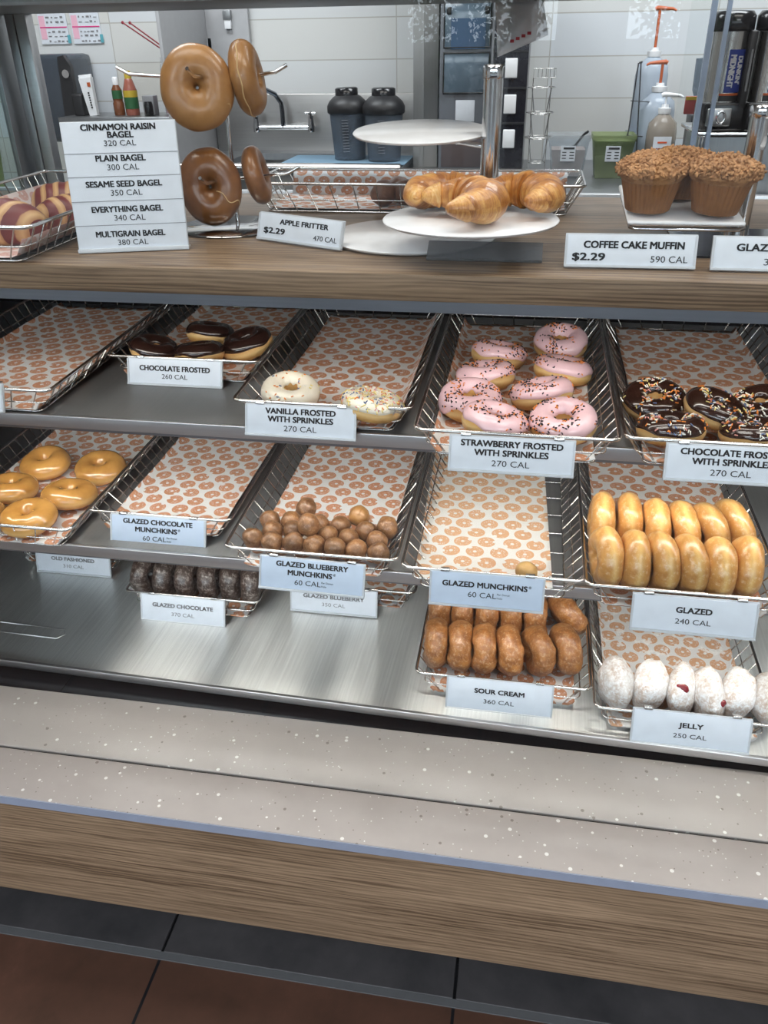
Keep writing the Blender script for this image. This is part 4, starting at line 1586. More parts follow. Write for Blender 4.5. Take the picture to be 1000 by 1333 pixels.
# ------------------------------------------------------------------ basket of striped rolls at the end
basket('wire basket of striped rolls standing beside the bagel menu card', -0.835, 1.075, 1.3838, 0.29, 0.56, 0, 0, 'wire baskets on the countertop', H=0.050)
liner('pinkish paper under the striped rolls', -0.835, 1.090, 1.388, 0.225, 0.50, 0, 41, liner_mat('pink_liner', (0.55, 0.30, 0.25), (0.70, 0.60, 0.58)), curl=(0.03, 0.03), front=0.006)


def roll_bm(L, r, seed, bend=0.35):
    bm = BM()
    uv = bm.loops.layers.uv.new('UVMap')
    nu, nv = 40, 22
    grid = []
    for i in range(nu + 1):
        k = i / nu
        s = 2 * k - 1
        env = max(0.02, (1 - abs(s) ** 3.0)) ** 0.55
        step = 0.95 + 0.06 * abs(sin(k * pi * 6.5))
        y_ = bend * L * (s * s - 0.3) * 0.5
        row = []
        for j in range(nv):
            v = 2 * pi * j / nv
            rr = r * env * step
            row.append((bm.verts.new((s * L / 2, y_ + rr * cos(v), max(rr * sin(v) * 0.9, -r * 0.7) + r * 0.7)), (k, j / nv)))
        grid.append(row)
    for i in range(nu):
        for j in range(nv):
            q = (grid[i][j], grid[i + 1][j], grid[i + 1][(j + 1) % nv], grid[i][(j + 1) % nv])
            f = bm.faces.new([x[0] for x in q])
            f.smooth = True
            for lp, x, e in zip(f.loops, q, (0, 0, 1, 1)):
                lp[uv].uv = (x[1][0], x[1][1] if not (e and j == nv - 1) else 1.0)
    bm.faces.new([x[0] for x in grid[0]])
    bm.faces.new([x[0] for x in grid[-1]][::-1])
    return bm


for i, (x, y, L, r, rz, lab) in enumerate(((-0.815, 1.190, 0.17, 0.042, -0.35, 'large maroon and tan striped roll at the front of the basket'), (-0.800, 1.395, 0.13, 0.037, 0.5, 'maroon and tan striped roll at the back of the basket'),
                                           (-0.748, 1.305, 0.12, 0.034, 1.2, 'maroon and tan striped roll touching the bagel menu card'))):
    o = obj('striped_roll', roll_bm(L, r, i), M_SWIRL, None, True)
    place(o, (x, y, 1.3905), (0, 0, rz))
    tag(o, lab, 'pastry', 'striped rolls in the end basket')

# ------------------------------------------------------------------ behind the counter
ZC = 1.255        # top of the back counter
t = thing('back_counter', 'steel prep counter along the tiled back wall', 'counter')
bm = BM()
box(bm, -0.44, 2.2, 2.55, 3.39, ZC - 0.03, ZC, 0.002)
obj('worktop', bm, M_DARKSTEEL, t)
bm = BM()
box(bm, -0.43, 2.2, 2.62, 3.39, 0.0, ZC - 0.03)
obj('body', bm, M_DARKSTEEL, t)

# posters
for i, (x0, lab) in enumerate(((-1.935, 'pink and white prep chart taped to the tiles near the dispenser'), (-1.80, 'pink and white prep chart taped up nearer the white board'))):
    t = thing('wall_chart', lab, 'poster', (x0, 3.397, 1.662), (0, 0, 0), 'prep charts on the tiles')
    bm = BM()
    box(bm, 0, 0.118, -0.003, 0, 0, 0.105)
    obj('sheet', bm, M_WHITE, t)
    bm = BM()
    for z0 in (0.052, 0.012):
        box(bm, 0.004, 0.028, -0.004, -0.003, z0 + 0.004, z0 + 0.042)
    obj('pink_panel', bm, flat('pale_pink_print', (0.75, 0.42, 0.52), 0.5), t)
    bm = BM()
    box(bm, 0.004, 0.116, -0.0044, -0.003, 0.054, 0.058)
    obj('pink_bar', bm, flat('pink_print', (0.62, 0.05, 0.22), 0.5), t)
    rnd = random.Random(i)
    bm = BM()
    for z0 in (0.086, 0.070, 0.038, 0.024, 0.006):
        x = 0.034
        while x < 0.105:
            w = rnd.uniform(0.004, 0.016)
            box(bm, x, x + w, -0.0042, -0.003, z0, z0 + rnd.uniform(0.002, 0.007))
            x += w + rnd.uniform(0.004, 0.014)
    obj('print', bm, M_INKGREY, t)
    bm = BM()
    box(bm, 0.112, 0.124, -0.0045, -0.003, 0.002, 0.030)
    obj('teal_tab', bm, flat('teal_print', (0.10, 0.36, 0.42), 0.5), t)

# towel dispenser
t = thing('towel_dispenser', 'dark smoky paper towel dispenser on the tiled wall', 'dispenser', (-1.79, 3.20, 1.33))
bm = BM()
box(bm, -0.085, 0.055, 0.0, 0.19, 0, 0.30, 0.022)
obj('cover', bm, flat('smoke_cover', (0.045, 0.055, 0.070), 0.22), t, True)
bm = BM()
prism(bm, [(0.005, 0.05), (0.045, 0.02), (0.050, 0.12), (0.065, 0.19), (0.066, 0.26), (0.045, 0.295), (0.020, 0.29)], -0.012, 0.01)
obj('side_cheek', bm, M_BLACK, t)
bm = BM()
tube(bm, [(0.045, -0.012, 0.235), (0.045, -0.018, 0.235)], 0.014, 16)
obj('lock', bm, M_CHROME, t)
bm = BM()
box(bm, 0.075, 0.115, 0.05, 0.16, 0.0, 0.072, 0.006)
tag(obj('dark_box', bm, M_BLACK), 'small black box standing on the steel ledge by the dispenser', 'box').location = (-1.79 + 0.01, 3.07, 1.4285)

# steel ledge with bottles
t = thing('wall_ledge', 'narrow steel ledge carrying the sauce bottles', 'shelf', (0, 0, 0))
bm = BM()
box(bm, -1.74, -1.27, 3.06, 3.30, 1.404, 1.428, 0.002)
obj('ledge_top', bm, M_DARKSTEEL, t)
bm = BM()
box(bm, -1.73, -1.28, 3.08, 3.39, 0.0, 1.404)
obj('ledge_cabinet', bm, M_DARKSTEEL, t)

t = thing('squeeze_tube', 'white tube with orange marks standing in a clear cup on the ledge', 'tube', (-1.635, 3.14, 1.4285), (0, radians(-5), 0))
bm = BM()
box(bm, -0.024, 0.024, -0.006, 0.006, 0.118, 0.135, 0.002)
prism(bm, [(-0.024, 0.125), (0.024, 0.125), (0.016, 0.0), (-0.014, 0.0)], -0.010, 0.010)
obj('tube_body', bm, M_WHITEPL, t)
bm = BM()
box(bm, 0.006, 0.018, -0.0115, -0.010, 0.095, 0.109)
obj('orange_mark', bm, M_ORANGE, t)
bm = BM()
for k in range(7):
    box(bm, 0.000, 0.006, -0.0112, -0.010, 0.025 + k * 0.008, 0.030 + k * 0.008)
obj('print', bm, M_INK, t)
bm = BM()
box(bm, -0.050, -0.034, -0.004, 0.004, 0.0, 0.125, 0.001)
tag(obj('orange_packet', bm, flat('brown_orange_packet', (0.42, 0.16, 0.08), 0.5)), 'thin orange-brown packet leaning beside the white tube', 'packet')
bpy.data.objects['orange_packet'].location = (-1.632, 3.20, 1.4285)
bpy.data.objects['orange_packet'].rotation_euler = (0, radians(-6), 0)


def bottle(label, x, y, z, prof, cap_prof, bodymat, capmat, bands):
    t = thing('sauce_bottle', label, 'bottle', (x, y, z), group='sauce bottles on the ledge')
    bm = BM()
    lathe(bm, prof, 24)
    obj('bottle_body', bm, bodymat, t, True)
    bm = BM()
    lathe(bm, cap_prof, 20)
    obj('cap', bm, capmat, t, True)
    for (r, z0, z1, mt) in bands:
        bm = BM()
        lathe(bm, [(r, z0), (r, z1)], 24)
        obj('label_band', bm, mt, t, True)
    return t


GREEN = flat('green_label', (0.02, 0.10, 0.035), 0.45)
YEL = flat('yellow_label', (0.48, 0.34, 0.03), 0.45)
bottle('slim brown sauce bottle with white cap and green label', -1.537, 3.15, 1.4285, [(0, 0), (0.019, 0), (0.020, 0.01), (0.020, 0.040), (0.017, 0.046), (0.018, 0.052), (0.018, 0.085), (0.011, 0.098), (0.010, 0.108), (0, 0.108)],
       [(0.011, 0.1), (0.011, 0.122), (0.008, 0.126), (0, 0.126)], flat('brown_sauce', (0.16, 0.055, 0.022), 0.2), M_WHITEPL, [(0.0186, 0.055, 0.083, GREEN)])
bottle('taller red sauce bottle with yellow cap and bright label', -1.485, 3.15, 1.4285, [(0, 0), (0.024, 0), (0.025, 0.01), (0.025, 0.075), (0.024, 0.085), (0.014, 0.118), (0.011, 0.122), (0, 0.122)],
       [(0.0125, 0.118), (0.0125, 0.138), (0.009, 0.145), (0, 0.145)], flat('pink_red_sauce', (0.30, 0.10, 0.07), 0.2), YEL, [(0.0256, 0.022, 0.060, GREEN), (0.0256, 0.060, 0.082, YEL)])
t = thing('small_dispenser', 'small grey dispenser with a dark spout at the end of the ledge', 'dispenser', (-1.412, 3.15, 1.4285))
bm = BM()
box(bm, -0.022, 0.022, -0.02, 0.02, 0, 0.065, 0.003)
obj('housing', bm, flat('grey_plastic', (0.22, 0.22, 0.23), 0.4), t)
bm = BM()
lathe(bm, [(0, 0.0), (0.015, 0.0), (0.016, 0.03), (0.013, 0.042), (0, 0.042)], 16, center=(0.002, -0.024, 0.004))
obj('spout', bm, M_BLACKGLOSS, t, True)

t = thing('shaker_bottle', 'clear bottle with pink sugar and an orange cap behind the upper bagel', 'bottle', (-1.345, 3.20, 1.4285))
bm = BM()
lathe(bm, [(0, 0), (0.030, 0), (0.031, 0.01), (0.031, 0.15), (0.028, 0.17), (0.026, 0.185), (0, 0.185)], 24)
obj('bottle_body', bm, M_CLEAR, t, True)
bm = BM()
lathe(bm, [(0, 0.004), (0.0285, 0.004), (0.0285, 0.15), (0, 0.15)], 20)
obj('pink_sugar', bm, flat('pink_sugar', (0.58, 0.32, 0.38), 0.7), t, True)
bm = BM()
lathe(bm, [(0.028, 0.183), (0.030, 0.19), (0.034, 0.243), (0, 0.246)], 24, center=(0.022, 0, 0))
obj('cap', bm, M_ORANGE, t, True)
for (dx, dz, L, ang, lab) in ((0.02, 0.20, 0.15, 10, 'single dark red stirrer standing upright over the orange cap'), (-0.02, 0.21, 0.16, 58, 'dark red stirrer leaning out farthest beside the white board'), (-0.012, 0.215, 0.14, 56, 'dark red stirrer leaning just above its twin')):
    bm = BM()
    a = radians(ang)
    tube(bm, [(0, 0, 0), (-sin(a) * L, 0, cos(a) * L)], 0.0045 if ang < 20 else 0.0026, 6)
    bmesh.ops.create_icosphere(bm, subdivisions=1, radius=0.006, matrix=Matrix.Translation((-sin(a) * L, 0, cos(a) * L)) @ Matrix.Diagonal((1, 0.5, 1, 1)))
    o = obj('stirrer', bm, flat('dark_red_plastic', (0.22, 0.008, 0.02), 0.4))
    o.location = (-1.325 + dx, 3.165, 1.4285 + dz)
    tag(o, lab, 'stirrer', 'dark red stirrers')
bm = BM()
box(bm, -1.44, -1.235, 3.375, 3.397, 1.43, 1.672, 0.001)
tag(obj('white_board', bm, flat('white_panel', (0.66, 0.69, 0.74), 0.3)), 'smooth white panel fixed on the tiles behind the red stirrers', 'panel')

# steel splash panel beside the sink
bm = BM()
box(bm, -1.262, -1.250, 2.95, 3.39, 1.20, 1.80, 0.001)
box(bm, -1.25, -1.085, 3.375, 3.395, 1.27, 1.80, 0.001)
tag(obj('splash_panel', bm, flat('grey_splash', (0.34, 0.34, 0.35), 0.35)), 'grey steel splash panel between the ledge and the sink', 'panel')
t = thing('wall_bracket', 'small white and steel bracket high on the splash panel', 'bracket', (-1.16, 3.36, 1.70))
bm = BM()
box(bm, -0.012, 0.012, 0, 0.015, 0.0, 0.03, 0.001)
obj('white_block', bm, M_WHITEPL, t)
bm = BM()
box(bm, -0.014, 0.014, -0.004, 0.015, 0.03, 0.06, 0.001)
obj('clamp', bm, M_DARKSTEEL, t)

# sink
t = thing('steel_sink', 'deep steel sink unit with rolled rim below the tiles', 'sink')
bm = BM()
box(bm, -1.247, -0.45, 3.36, 3.374, 1.24, 1.485, 0.003)
obj('backsplash', bm, brushed('sink_steel', (0.42, 0.41, 0.40), 0.33, 0), t)
bm = BM()
box(bm, -1.249, -1.10, 2.95, 3.36, 1.262, 1.285)
box(bm, -0.75, -0.45, 2.95, 3.36, 1.262, 1.280)
box(bm, -1.10, -0.75, 2.93, 2.97, 1.262, 1.285)
box(bm, -1.10, -0.75, 3.28, 3.36, 1.262, 1.285)
box(bm, -1.10, -0.75, 2.97, 3.28, 1.05, 1.06)
box(bm, -1.10, -1.09, 2.97, 3.28, 1.06, 1.262)
box(bm, -0.76, -0.75, 2.97, 3.28, 1.06, 1.262)
obj('basin', bm, M_DARKSTEEL, t)
bm = BM()
tube(bm, [(-1.25, 2.93, 1.278), (-0.45, 2.93, 1.278)], 0.016, 12)
obj('rolled_rim', bm, brushed('rim_steel', (0.62, 0.58, 0.56), 0.22, 0), t)
bm = BM()
box(bm, -1.249, -0.45, 2.94, 3.30, 0.0, 1.05)
obj('stand', bm, M_BLACK, t)
t = thing('wall_faucet', 'chrome wall faucet with a bent dark spout and two cross handles', 'faucet', (-0.96, 3.358, 1.372))
bm = BM()
tube(bm, [(-0.11, -0.045, 0), (0.115, -0.045, 0)], 0.009, 10)
obj('body', bm, M_CHROME, t)
bm = BM()
tube(bm, [(0, -0.045, 0), (0, -0.045, 0.055), (-0.002, -0.046, 0.085), (-0.02, -0.06, 0.115), (-0.055, -0.09, 0.135), (-0.095, -0.12, 0.152), (-0.105, -0.125, 0.148)], 0.0085, 10)
obj('spout', bm, flat('dark_chrome', (0.20, 0.22, 0.25), 0.15, 1.0), t)
for x in (-0.105, 0.11):
    h = BM()
    lathe(h, [(0.013, -0.015), (0.014, 0.0), (0.010, 0.03), (0.011, 0.04), (0, 0.042)], 14, center=(x, -0.045, 0))
    hh = obj('valve', h, M_CHROME, t, True)
    h = BM()
    tube(h, [(x - 0.02, -0.05, 0.05), (x + 0.02, -0.05, 0.05)], 0.004, 8)
    tube(h, [(x, -0.07, 0.05), (x, -0.03, 0.05)], 0.004, 8)
    tube(h, [(x, -0.05, 0.038), (x, -0.05, 0.055)], 0.006, 8)
    obj('handle', h, M_CHROME, hh)
    h = BM()
    tube(h, [(x, -0.045, 0), (x, 0.0, 0)], 0.010, 10)
    obj('inlet', h, M_CHROME, t)
bm = BM()
box(bm, -0.88, -0.44, 2.955, 3.20, 1.2856, 1.2885)
tag(obj('blue_cloth', bm, flat('blue_cloth', (0.15, 0.25, 0.34), 0.8)), 'flat blue cloth under the two blender jars', 'cloth')

for (x, y, r, tl, lab) in ((-0.655, 3.09, 0.064, -0.03, 'smoky blender jar beside the faucet with black lid'), (-0.525, 3.05, 0.066, 0.0, 'smoky blender jar behind the top white plate')):
    t = thing('blender_jar', lab, 'jar', (x, y, 1.289), (0, tl, 0), 'blender jars by the sink')
    bm = BM()
    lathe(bm, [(0, 0), (r * 0.84, 0), (r * 0.86, 0.004), (r * 1.0, 0.155), (r * 0.96, 0.155), (r * 0.82, 0.008), (0, 0.008)], 28)
    obj('jar_body', bm, M_SMOKE, t, True)
    bm = BM()
    lathe(bm, [(r * 1.04, 0.148), (r * 1.10, 0.152), (r * 1.10, 0.172), (r * 0.98, 0.186), (r * 0.74, 0.200), (r * 0.60, 0.204), (r * 0.58, 0.206), (0, 0.206)], 28)
    lid = obj('lid', bm, M_BLACK, t, True)
    bm = BM()
    lathe(bm, [(r * 0.62, 0.203), (r * 0.62, 0.224), (r * 0.52, 0.228), (0, 0.228)], 22)
    obj('lid_cap', bm, M_BLACKGLOSS, lid, True)
    bm = BM()
    for k in range(12):
        a = -1.9
        box(bm, -0.010, 0.012, -r * 0.99 - 0.001, -r * 0.95, 0.03 + k * 0.009, 0.0312 + k * 0.009)
    obj('scale_marks', bm, M_INKGREY, t)
    bm = BM()
    lathe(bm, [(0, 0.008), (0.008, 0.008), (0.006, 0.10), (0, 0.102)], 12)
    obj('inner_post', bm, M_CLEAR, t, True)

# steel column and drinks machine
bm = BM()
box(bm, -0.437, -0.350, 3.15, 3.39, ZC, 2.6, 0.002)
box(bm, -0.437, -0.40, 3.148, 3.16, ZC, 2.6)
struct('column', bm, brushed('column_steel', (0.30, 0.29, 0.28), 0.30, 2))
t = thing('drinks_dispenser', 'tall dark glass-fronted drinks machine beside the steel column', 'machine', (-0.24, 3.0, ZC + 0.0005))
bm = BM()
box(bm, -0.090, 0.085, 0.0, 0.30, 0.0, 0.60, 0.003)
obj('cabinet', bm, flat('machine_grey', (0.13, 0.14, 0.16), 0.3), t)
for (z0, z1) in ((0.245, 0.360), (0.375, 0.50)):
    bm = BM()
    box(bm, -0.075, 0.068, -0.004, 0.0, z0, z1, 0.001)
    w = obj('window', bm, flat('machine_glass', (0.10, 0.14, 0.18), 0.10), t)
    bm = BM()
    tube(bm, [(-0.077, -0.004, z0), (0.070, -0.004, z0), (0.070, -0.004, z1), (-0.077, -0.004, z1)], 0.0032, 6, True)
    obj('window_frame', bm, M_BLACK, w)
bm = BM()
box(bm, -0.055, 0.055, -0.006, 0.0, 0.37, 0.455)
obj('blue_panel', bm, flat('deep_blue_panel', (0.04, 0.08, 0.15), 0.2), t)
for x in (-0.062, 0.058):
    bm = BM()
    box(bm, x - 0.007, x + 0.007, -0.018, 0.0, 0.466, 0.486, 0.003)
    obj('bracket', bm, M_BLACK, t)
bm = BM()
box(bm, -0.035, 0.028, -0.003, 0.0, 0.160, 0.224, 0.001)
obj('paper_notice', bm, M_WHITE, t)
bm = BM()
box(bm, -0.08, 0.075, -0.003, 0.0, 0.02, 0.12, 0.001)
pn = obj('control_panel', bm, flat('panel_brown', (0.07, 0.05, 0.05), 0.3), t)
bm = BM()
box(bm, -0.03, 0.02, -0.005, -0.003, 0.09, 0.10)
obj('display', bm, emission('pale_blue_display', (0.45, 0.65, 0.9), 0.7), pn)
bm = BM()
tube(bm, [(0.082, -0.006, 0.0), (0.082, -0.006, 0.60)], 0.006, 8)
obj('edge_trim', bm, flat('grey_trim', (0.25, 0.26, 0.28), 0.5), t)

t = thing('black_cabinet', 'black dispenser cabinet with white handles behind the croissant post', 'cabinet', (-0.095, 2.9, ZC + 0.0005))
bm = BM()
box(bm, -0.055, 0.050, 0, 0.35, 0, 0.62, 0.003)
obj('cabinet_body', bm, flat('blue_black_body', (0.012, 0.012, 0.018), 0.25), t)
for z0 in (0.09, 0.19, 0.29):
    bm = BM()
    box(bm, -0.020 - (z0 - 0.29) * 0.02, 0.018 - (z0 - 0.29) * 0.02, -0.006, 0, z0, z0 + 0.055, 0.003)
    obj('white_plate', bm, M_WHITEPL, t)
for z0 in (0.16, 0.26, 0.36):
    bm = BM()
    box(bm, -0.054, 0.049, -0.004, 0, z0, z0 + 0.006)
    obj('ridge', bm, M_BLACK, t)
bm = BM()
box(bm, -0.05, 0.06, -0.10, 0.0, 0.0, 0.012, 0.002)
obj('drip_tray', bm, M_DARKSTEEL, t)

# crumpled clear sleeve hanging from the canopy
bm = BM()
uvv = []
pts = [(-0.060, 1.715), (0.015, 1.715), (0.030, 1.640), (-0.055, 1.595)]
bm2 = BM()
nn = 10
g = []
for a in range(nn + 1):
    row = []
    for b in range(nn + 1):
        s, q = a / nn, b / nn
        top = Vector((-0.092 + 0.085 * s, 0, 1.7085))
        bot = Vector((-0.084 + 0.090 * s, 0, 1.622 + 0.034 * s))
        p = top.lerp(bot, q)
        p.y = 1.74 + 0.005 * sin(s * 5 + q * 4) + 0.003 * nz(p, 40, 2)
        row.append(bm2.verts.new(p))
    g.append(row)
for a in range(nn):
    for b in range(nn):
        bm2.faces.new((g[a][b], g[a + 1][b], g[a + 1][b + 1], g[a][b + 1]))
bm.free()
t = thing('hanging_sleeve', 'crumpled glossy plastic sleeve with faint red print hanging from the canopy', 'sleeve', (0, 0, 0))
o = obj('sleeve', bm2, clear_plastic('glossy_sleeve', (0.85, 0.87, 0.9), 0.65, (0.88, 0.90, 0.92)), t, True)
o.modifiers.new('thickness', 'SOLIDIFY').thickness = 0.0005
bm = BM()
for k in range(4):
    box(bm, -0.062 + k * 0.010, -0.055 + k * 0.010, 1.7275, 1.728, 1.645 + k * 0.004, 1.650 + k * 0.004)
obj('red_print', bm, M_RED, t)

# wire cone rack
t = thing('wire_cone_rack', 'tiered chrome wire cone holder against the pale tiles', 'rack', (0.002, 2.9, ZC + 0.001))
for s in (-1, 1):
    bm = BM()
    tube(bm, [(s * 0.026, 0, 0), (s * 0.028, 0, 0.29)], 0.0018, 6)
    obj('upright', bm, M_WIRE, t)
bm = BM()
tube(bm, [(-0.028, 0, 0.29), (0.040, 0, 0.29), (0.040, 0, 0.315), (-0.028, 0, 0.315)], 0.0013, 6, True)
for k in range(5):
    tube(bm, [(-0.014 + k * 0.012, 0, 0.29), (-0.014 + k * 0.012, 0, 0.315)], 0.001, 5)
obj('top_grid', bm, M_WIRE, t)
for k, zz in enumerate((0.265, 0.195, 0.125)):
    bm = BM()
    tube(bm, [(0.042 * cos(2 * pi * q / 16), -0.02 + 0.042 * sin(2 * pi * q / 16), zz) for q in range(16)], 0.0015, 6, True)
    tube(bm, [(0.026 * cos(2 * pi * q / 16), -0.02 + 0.026 * sin(2 * pi * q / 16), zz - 0.075) for q in range(16)], 0.0013, 6, True)
    for q in range(4):
        a = pi / 4 + pi / 2 * q
        tube(bm, [(0.042 * cos(a), -0.02 + 0.042 * sin(a), zz), (0.026 * cos(a), -0.02 + 0.026 * sin(a), zz - 0.075)], 0.0013, 5)
    obj('cone_ring', bm, M_WIRE, t)
bm = BM()
box(bm, -0.035, 0.035, -0.05, 0.03, 0, 0.012, 0.002)
obj('rack_base', bm, M_WIRE, t)

# food pans
for (x, col, lab, mt) in ((0.100, None, 'clear square food pan with a spoon handle sticking out', M_CLEAR), (0.240, 1, 'green-tinted square food pan with a white date sticker', clear_plastic('green_plastic', (0.74, 0.80, 0.62), 0.45, (0.34, 0.40, 0.24)))):
    t = thing('food_pan', lab, 'container', (x, 2.95, ZC + 0.001), group='square food pans')
    bm = BM()
    a, b, hgt = 0.049, 0.063, 0.128
    vs = []
    for (w, z) in ((a, 0), (b, hgt - 0.018), (b + 0.003, hgt - 0.016), (b + 0.004, hgt), (b + 0.002, hgt), (b - 0.002, hgt - 0.018), (a - 0.003, 0.004)):
        vs.append([bm.verts.new((sx * w, sy * w, z)) for sx, sy in ((-1, -1), (1, -1), (1, 1), (-1, 1))])
    for p, q in zip(vs, vs[1:]):
        for k in range(4):
            bm.faces.new((p[k], p[(k + 1) % 4], q[(k + 1) % 4], q[k]))
    bm.faces.new(vs[0])
    bm.faces.new(vs[-1])
    o = obj('pan_body', bm, mt, t)
    bm = BM()
    hh = 0.085 if col is None else 0.11
    wa, wb = a - 0.005, a + (b - a) * hh / hgt - 0.005
    q1 = [bm.verts.new((sx * wa, sy * wa, 0.006)) for sx, sy in ((-1, -1), (1, -1), (1, 1), (-1, 1))]
    q2 = [bm.verts.new((sx * wb, sy * wb, hh)) for sx, sy in ((-1, -1), (1, -1), (1, 1), (-1, 1))]
    for k in range(4):
        bm.faces.new((q1[k], q1[(k + 1) % 4], q2[(k + 1) % 4], q2[k]))
    bm.faces.new(q1)
    bm.faces.new(q2)
    obj('food_fill', bm, flat('pinkish_food', (0.46, 0.38, 0.36), 0.6) if col is None else flat('green_food', (0.36, 0.40, 0.24), 0.6), t)
    mtx = Matrix.Translation((0, -0.0585, 0.052)) @ Matrix.Rotation(radians(6.5), 4, 'X')
    bm = BM()
    box(bm, -0.024, 0.022, -0.001, 0, 0, 0.046, mtx=mtx)
    st = obj('date_sticker', bm, M_WHITE, t)
    bm = BM()
    box(bm, -0.016, 0.018, -0.0016, -0.001, 0.036, 0.042, mtx=mtx)
    for k in range(3):
        box(bm, -0.019, -0.006, -0.0016, -0.001, 0.008 + k * 0.009, 0.0105 + k * 0.009, mtx=mtx)
        box(bm, 0.004, 0.018, -0.0016, -0.001, 0.008 + k * 0.009, 0.0105 + k * 0.009, mtx=mtx)
    obj('print', bm, M_INK, st)
    if col is None:
        bm = BM()
        tube(bm, [(0.005, 0.0, 0.07), (0.045, -0.03, 0.128), (0.058, -0.035, 0.138)], 0.004, 8)
        tag(obj('spoon', bm, M_BLACK), 'dark spoon handle resting in the clear food pan', 'spoon').location = (x, 2.95, ZC + 0.001)

# syrup pump bottles
for (x, y, z0, r, hb, mt, pumpmat, hz, hd, lab, lbl, fill) in (
        (0.352, 3.12, 0.12, 0.052, 0.215, M_JUG, M_ORANGE, 0.135, 1, 'tallest clear jug with an orange pump pointing at the coffee urns', False, None),
        (0.371, 3.02, 0.0, 0.056, 0.238, M_JUG, M_ORANGE, 0.085, -1, 'milky jug with an orange pump pointing at the food pans', False, None),
        (0.384, 2.93, 0.0, 0.046, 0.182, clear_plastic('amber_jug', (0.80, 0.76, 0.70), 0.5, (0.40, 0.34, 0.28)), M_WHITEPL, 0.055, 1, 'short brown syrup jug with white pump and a coffee label', True, (0.05, 0.06, 0.10))):
    t = thing('syrup_pump_bottle', lab, 'bottle', (x, y, ZC + 0.001 + z0), group='syrup pump bottles')
    bm = BM()
    lathe(bm, [(0, 0), (r * 0.95, 0), (r, 0.006), (r, hb - 0.05), (r * 0.92, hb - 0.022), (r * 0.45, hb), (r * 0.34, hb + 0.003), (r * 0.34, hb + 0.012), (0, hb + 0.012)], 28)
    obj('jug', bm, mt, t, True)
    if fill:
        bm = BM()
        lathe(bm, [(0, 0.004), (r * 0.92, 0.004), (r * 0.96, 0.008), (r * 0.96, hb - 0.07), (0, hb - 0.07)], 24)
        obj('syrup', bm, flat('dark_syrup', fill, 0.3), t, True)
    bm = BM()
    lathe(bm, [(r * 0.40, hb + 0.004), (r * 0.42, hb + 0.008), (r * 0.42, hb + 0.020), (r * 0.24, hb + 0.021), (r * 0.22, hb + 0.030), (0, hb + 0.030)], 20)
    obj('collar', bm, M_WHITEPL, t)
    bm = BM()
    tube(bm, [(0, 0, hb + 0.03), (0, 0, hb + hz)], 0.0045 if not fill else 0.003, 8)
    obj('pump_stem', bm, pumpmat, t)
    bm = BM()
    zz = hb + hz
    tube(bm, [(-0.014 * hd, 0, zz), (-0.008 * hd, 0, zz + 0.003), (0.010 * hd, 0, zz + 0.002), (0.040 * hd, -0.005, zz), (0.050 * hd, -0.007, zz - 0.005)], 0.004, 8, radii=[0.006, 0.007, 0.006, 0.0042, 0.003])
    obj('pump_spout', bm, pumpmat, t)
    if lbl:
        bm = BM()
        box(bm, -0.027, 0.027, -r - 0.002, -r - 0.0005, 0.03, 0.125)
        lb = obj('label_card', bm, M_WHITE, t)
        bm = BM()
        text_mesh(bm, 'COFFEE', 0.036, 0.010, 0, 0.088, BOLD)
        for v in bm.verts:
            v.co = Vector((v.co.x, -r - 0.0022 - v.co.z, v.co.y))
        obj('lettering', bm, flat('orange_red_ink', (0.60, 0.10, 0.04), 0.5), lb)
        bm = BM()
        box(bm, -0.014, 0.014, -r - 0.0026, -r - 0.002, 0.106, 0.111)
        obj('print', bm, flat('orange_red_ink', (0.60, 0.10, 0.04), 0.5), lb)
bm = BM()
box(bm, 0.295, 0.405, 3.06, 3.18, 0, 0.119, 0.002)
tag(obj('riser_box', bm, M_JUG), 'pale box lifting the tallest syrup jug', 'box').location = (0, 0, ZC + 0.0005)

# black wire stand left of the pumps
t = thing('black_wire_stand', 'thin black wire stand between the green pan and the syrup jugs', 'stand', (0.300, 2.98, ZC + 0.001))
for dx in (-0.012, 0.014):
    bm = BM()
    tube(bm, [(dx * 1.8, 0, 0), (dx, 0, 0.15), (-0.004 + dx * 0.3, 0, 0.325)], 0.0022, 6)
    obj('leg', bm, M_BLACK, t)
bm = BM()
for zz in (0.06, 0.12, 0.22):
    tube(bm, [(-0.018, 0, zz), (0.060, 0, zz - 0.005)], 0.0016, 6)
tube(bm, [(-0.006, 0, 0.325), (0.004, 0, 0.328)], 0.003, 6)
obj('rungs', bm, M_BLACK, t)

# coffee urns
BLUE = flat('royal_blue_label', (0.018, 0.035, 0.20), 0.35)
M_URN = brushed('urn_steel', (0.60, 0.59, 0.57), 0.22, 2)
t = thing('urn_stand', 'low chrome-edged steel stand under the coffee urns', 'stand', (0.46, 2.25, 0.0))
bm = BM()
box(bm, -0.085, 0.35, -0.03, 0.25, 1.442, 1.452, 0.003)
obj('stand_top', bm, M_CHROME, t)
bm = BM()
box(bm, -0.070, 0.34, -0.015, 0.24, 1.2, 1.442)
obj('stand_body', bm, M_DARKSTEEL, t)
bm = BM()
tube(bm, [(-0.075, -0.02, 1.2), (-0.070, -0.02, 1.442)], 0.012, 12)
obj('front_leg', bm, M_CHROME, t)
bm = BM()
box(bm, -0.07, 0.34, 0, 0.24, 0, 1.2)
obj('stand_base', bm, M_DARKSTEEL, t)


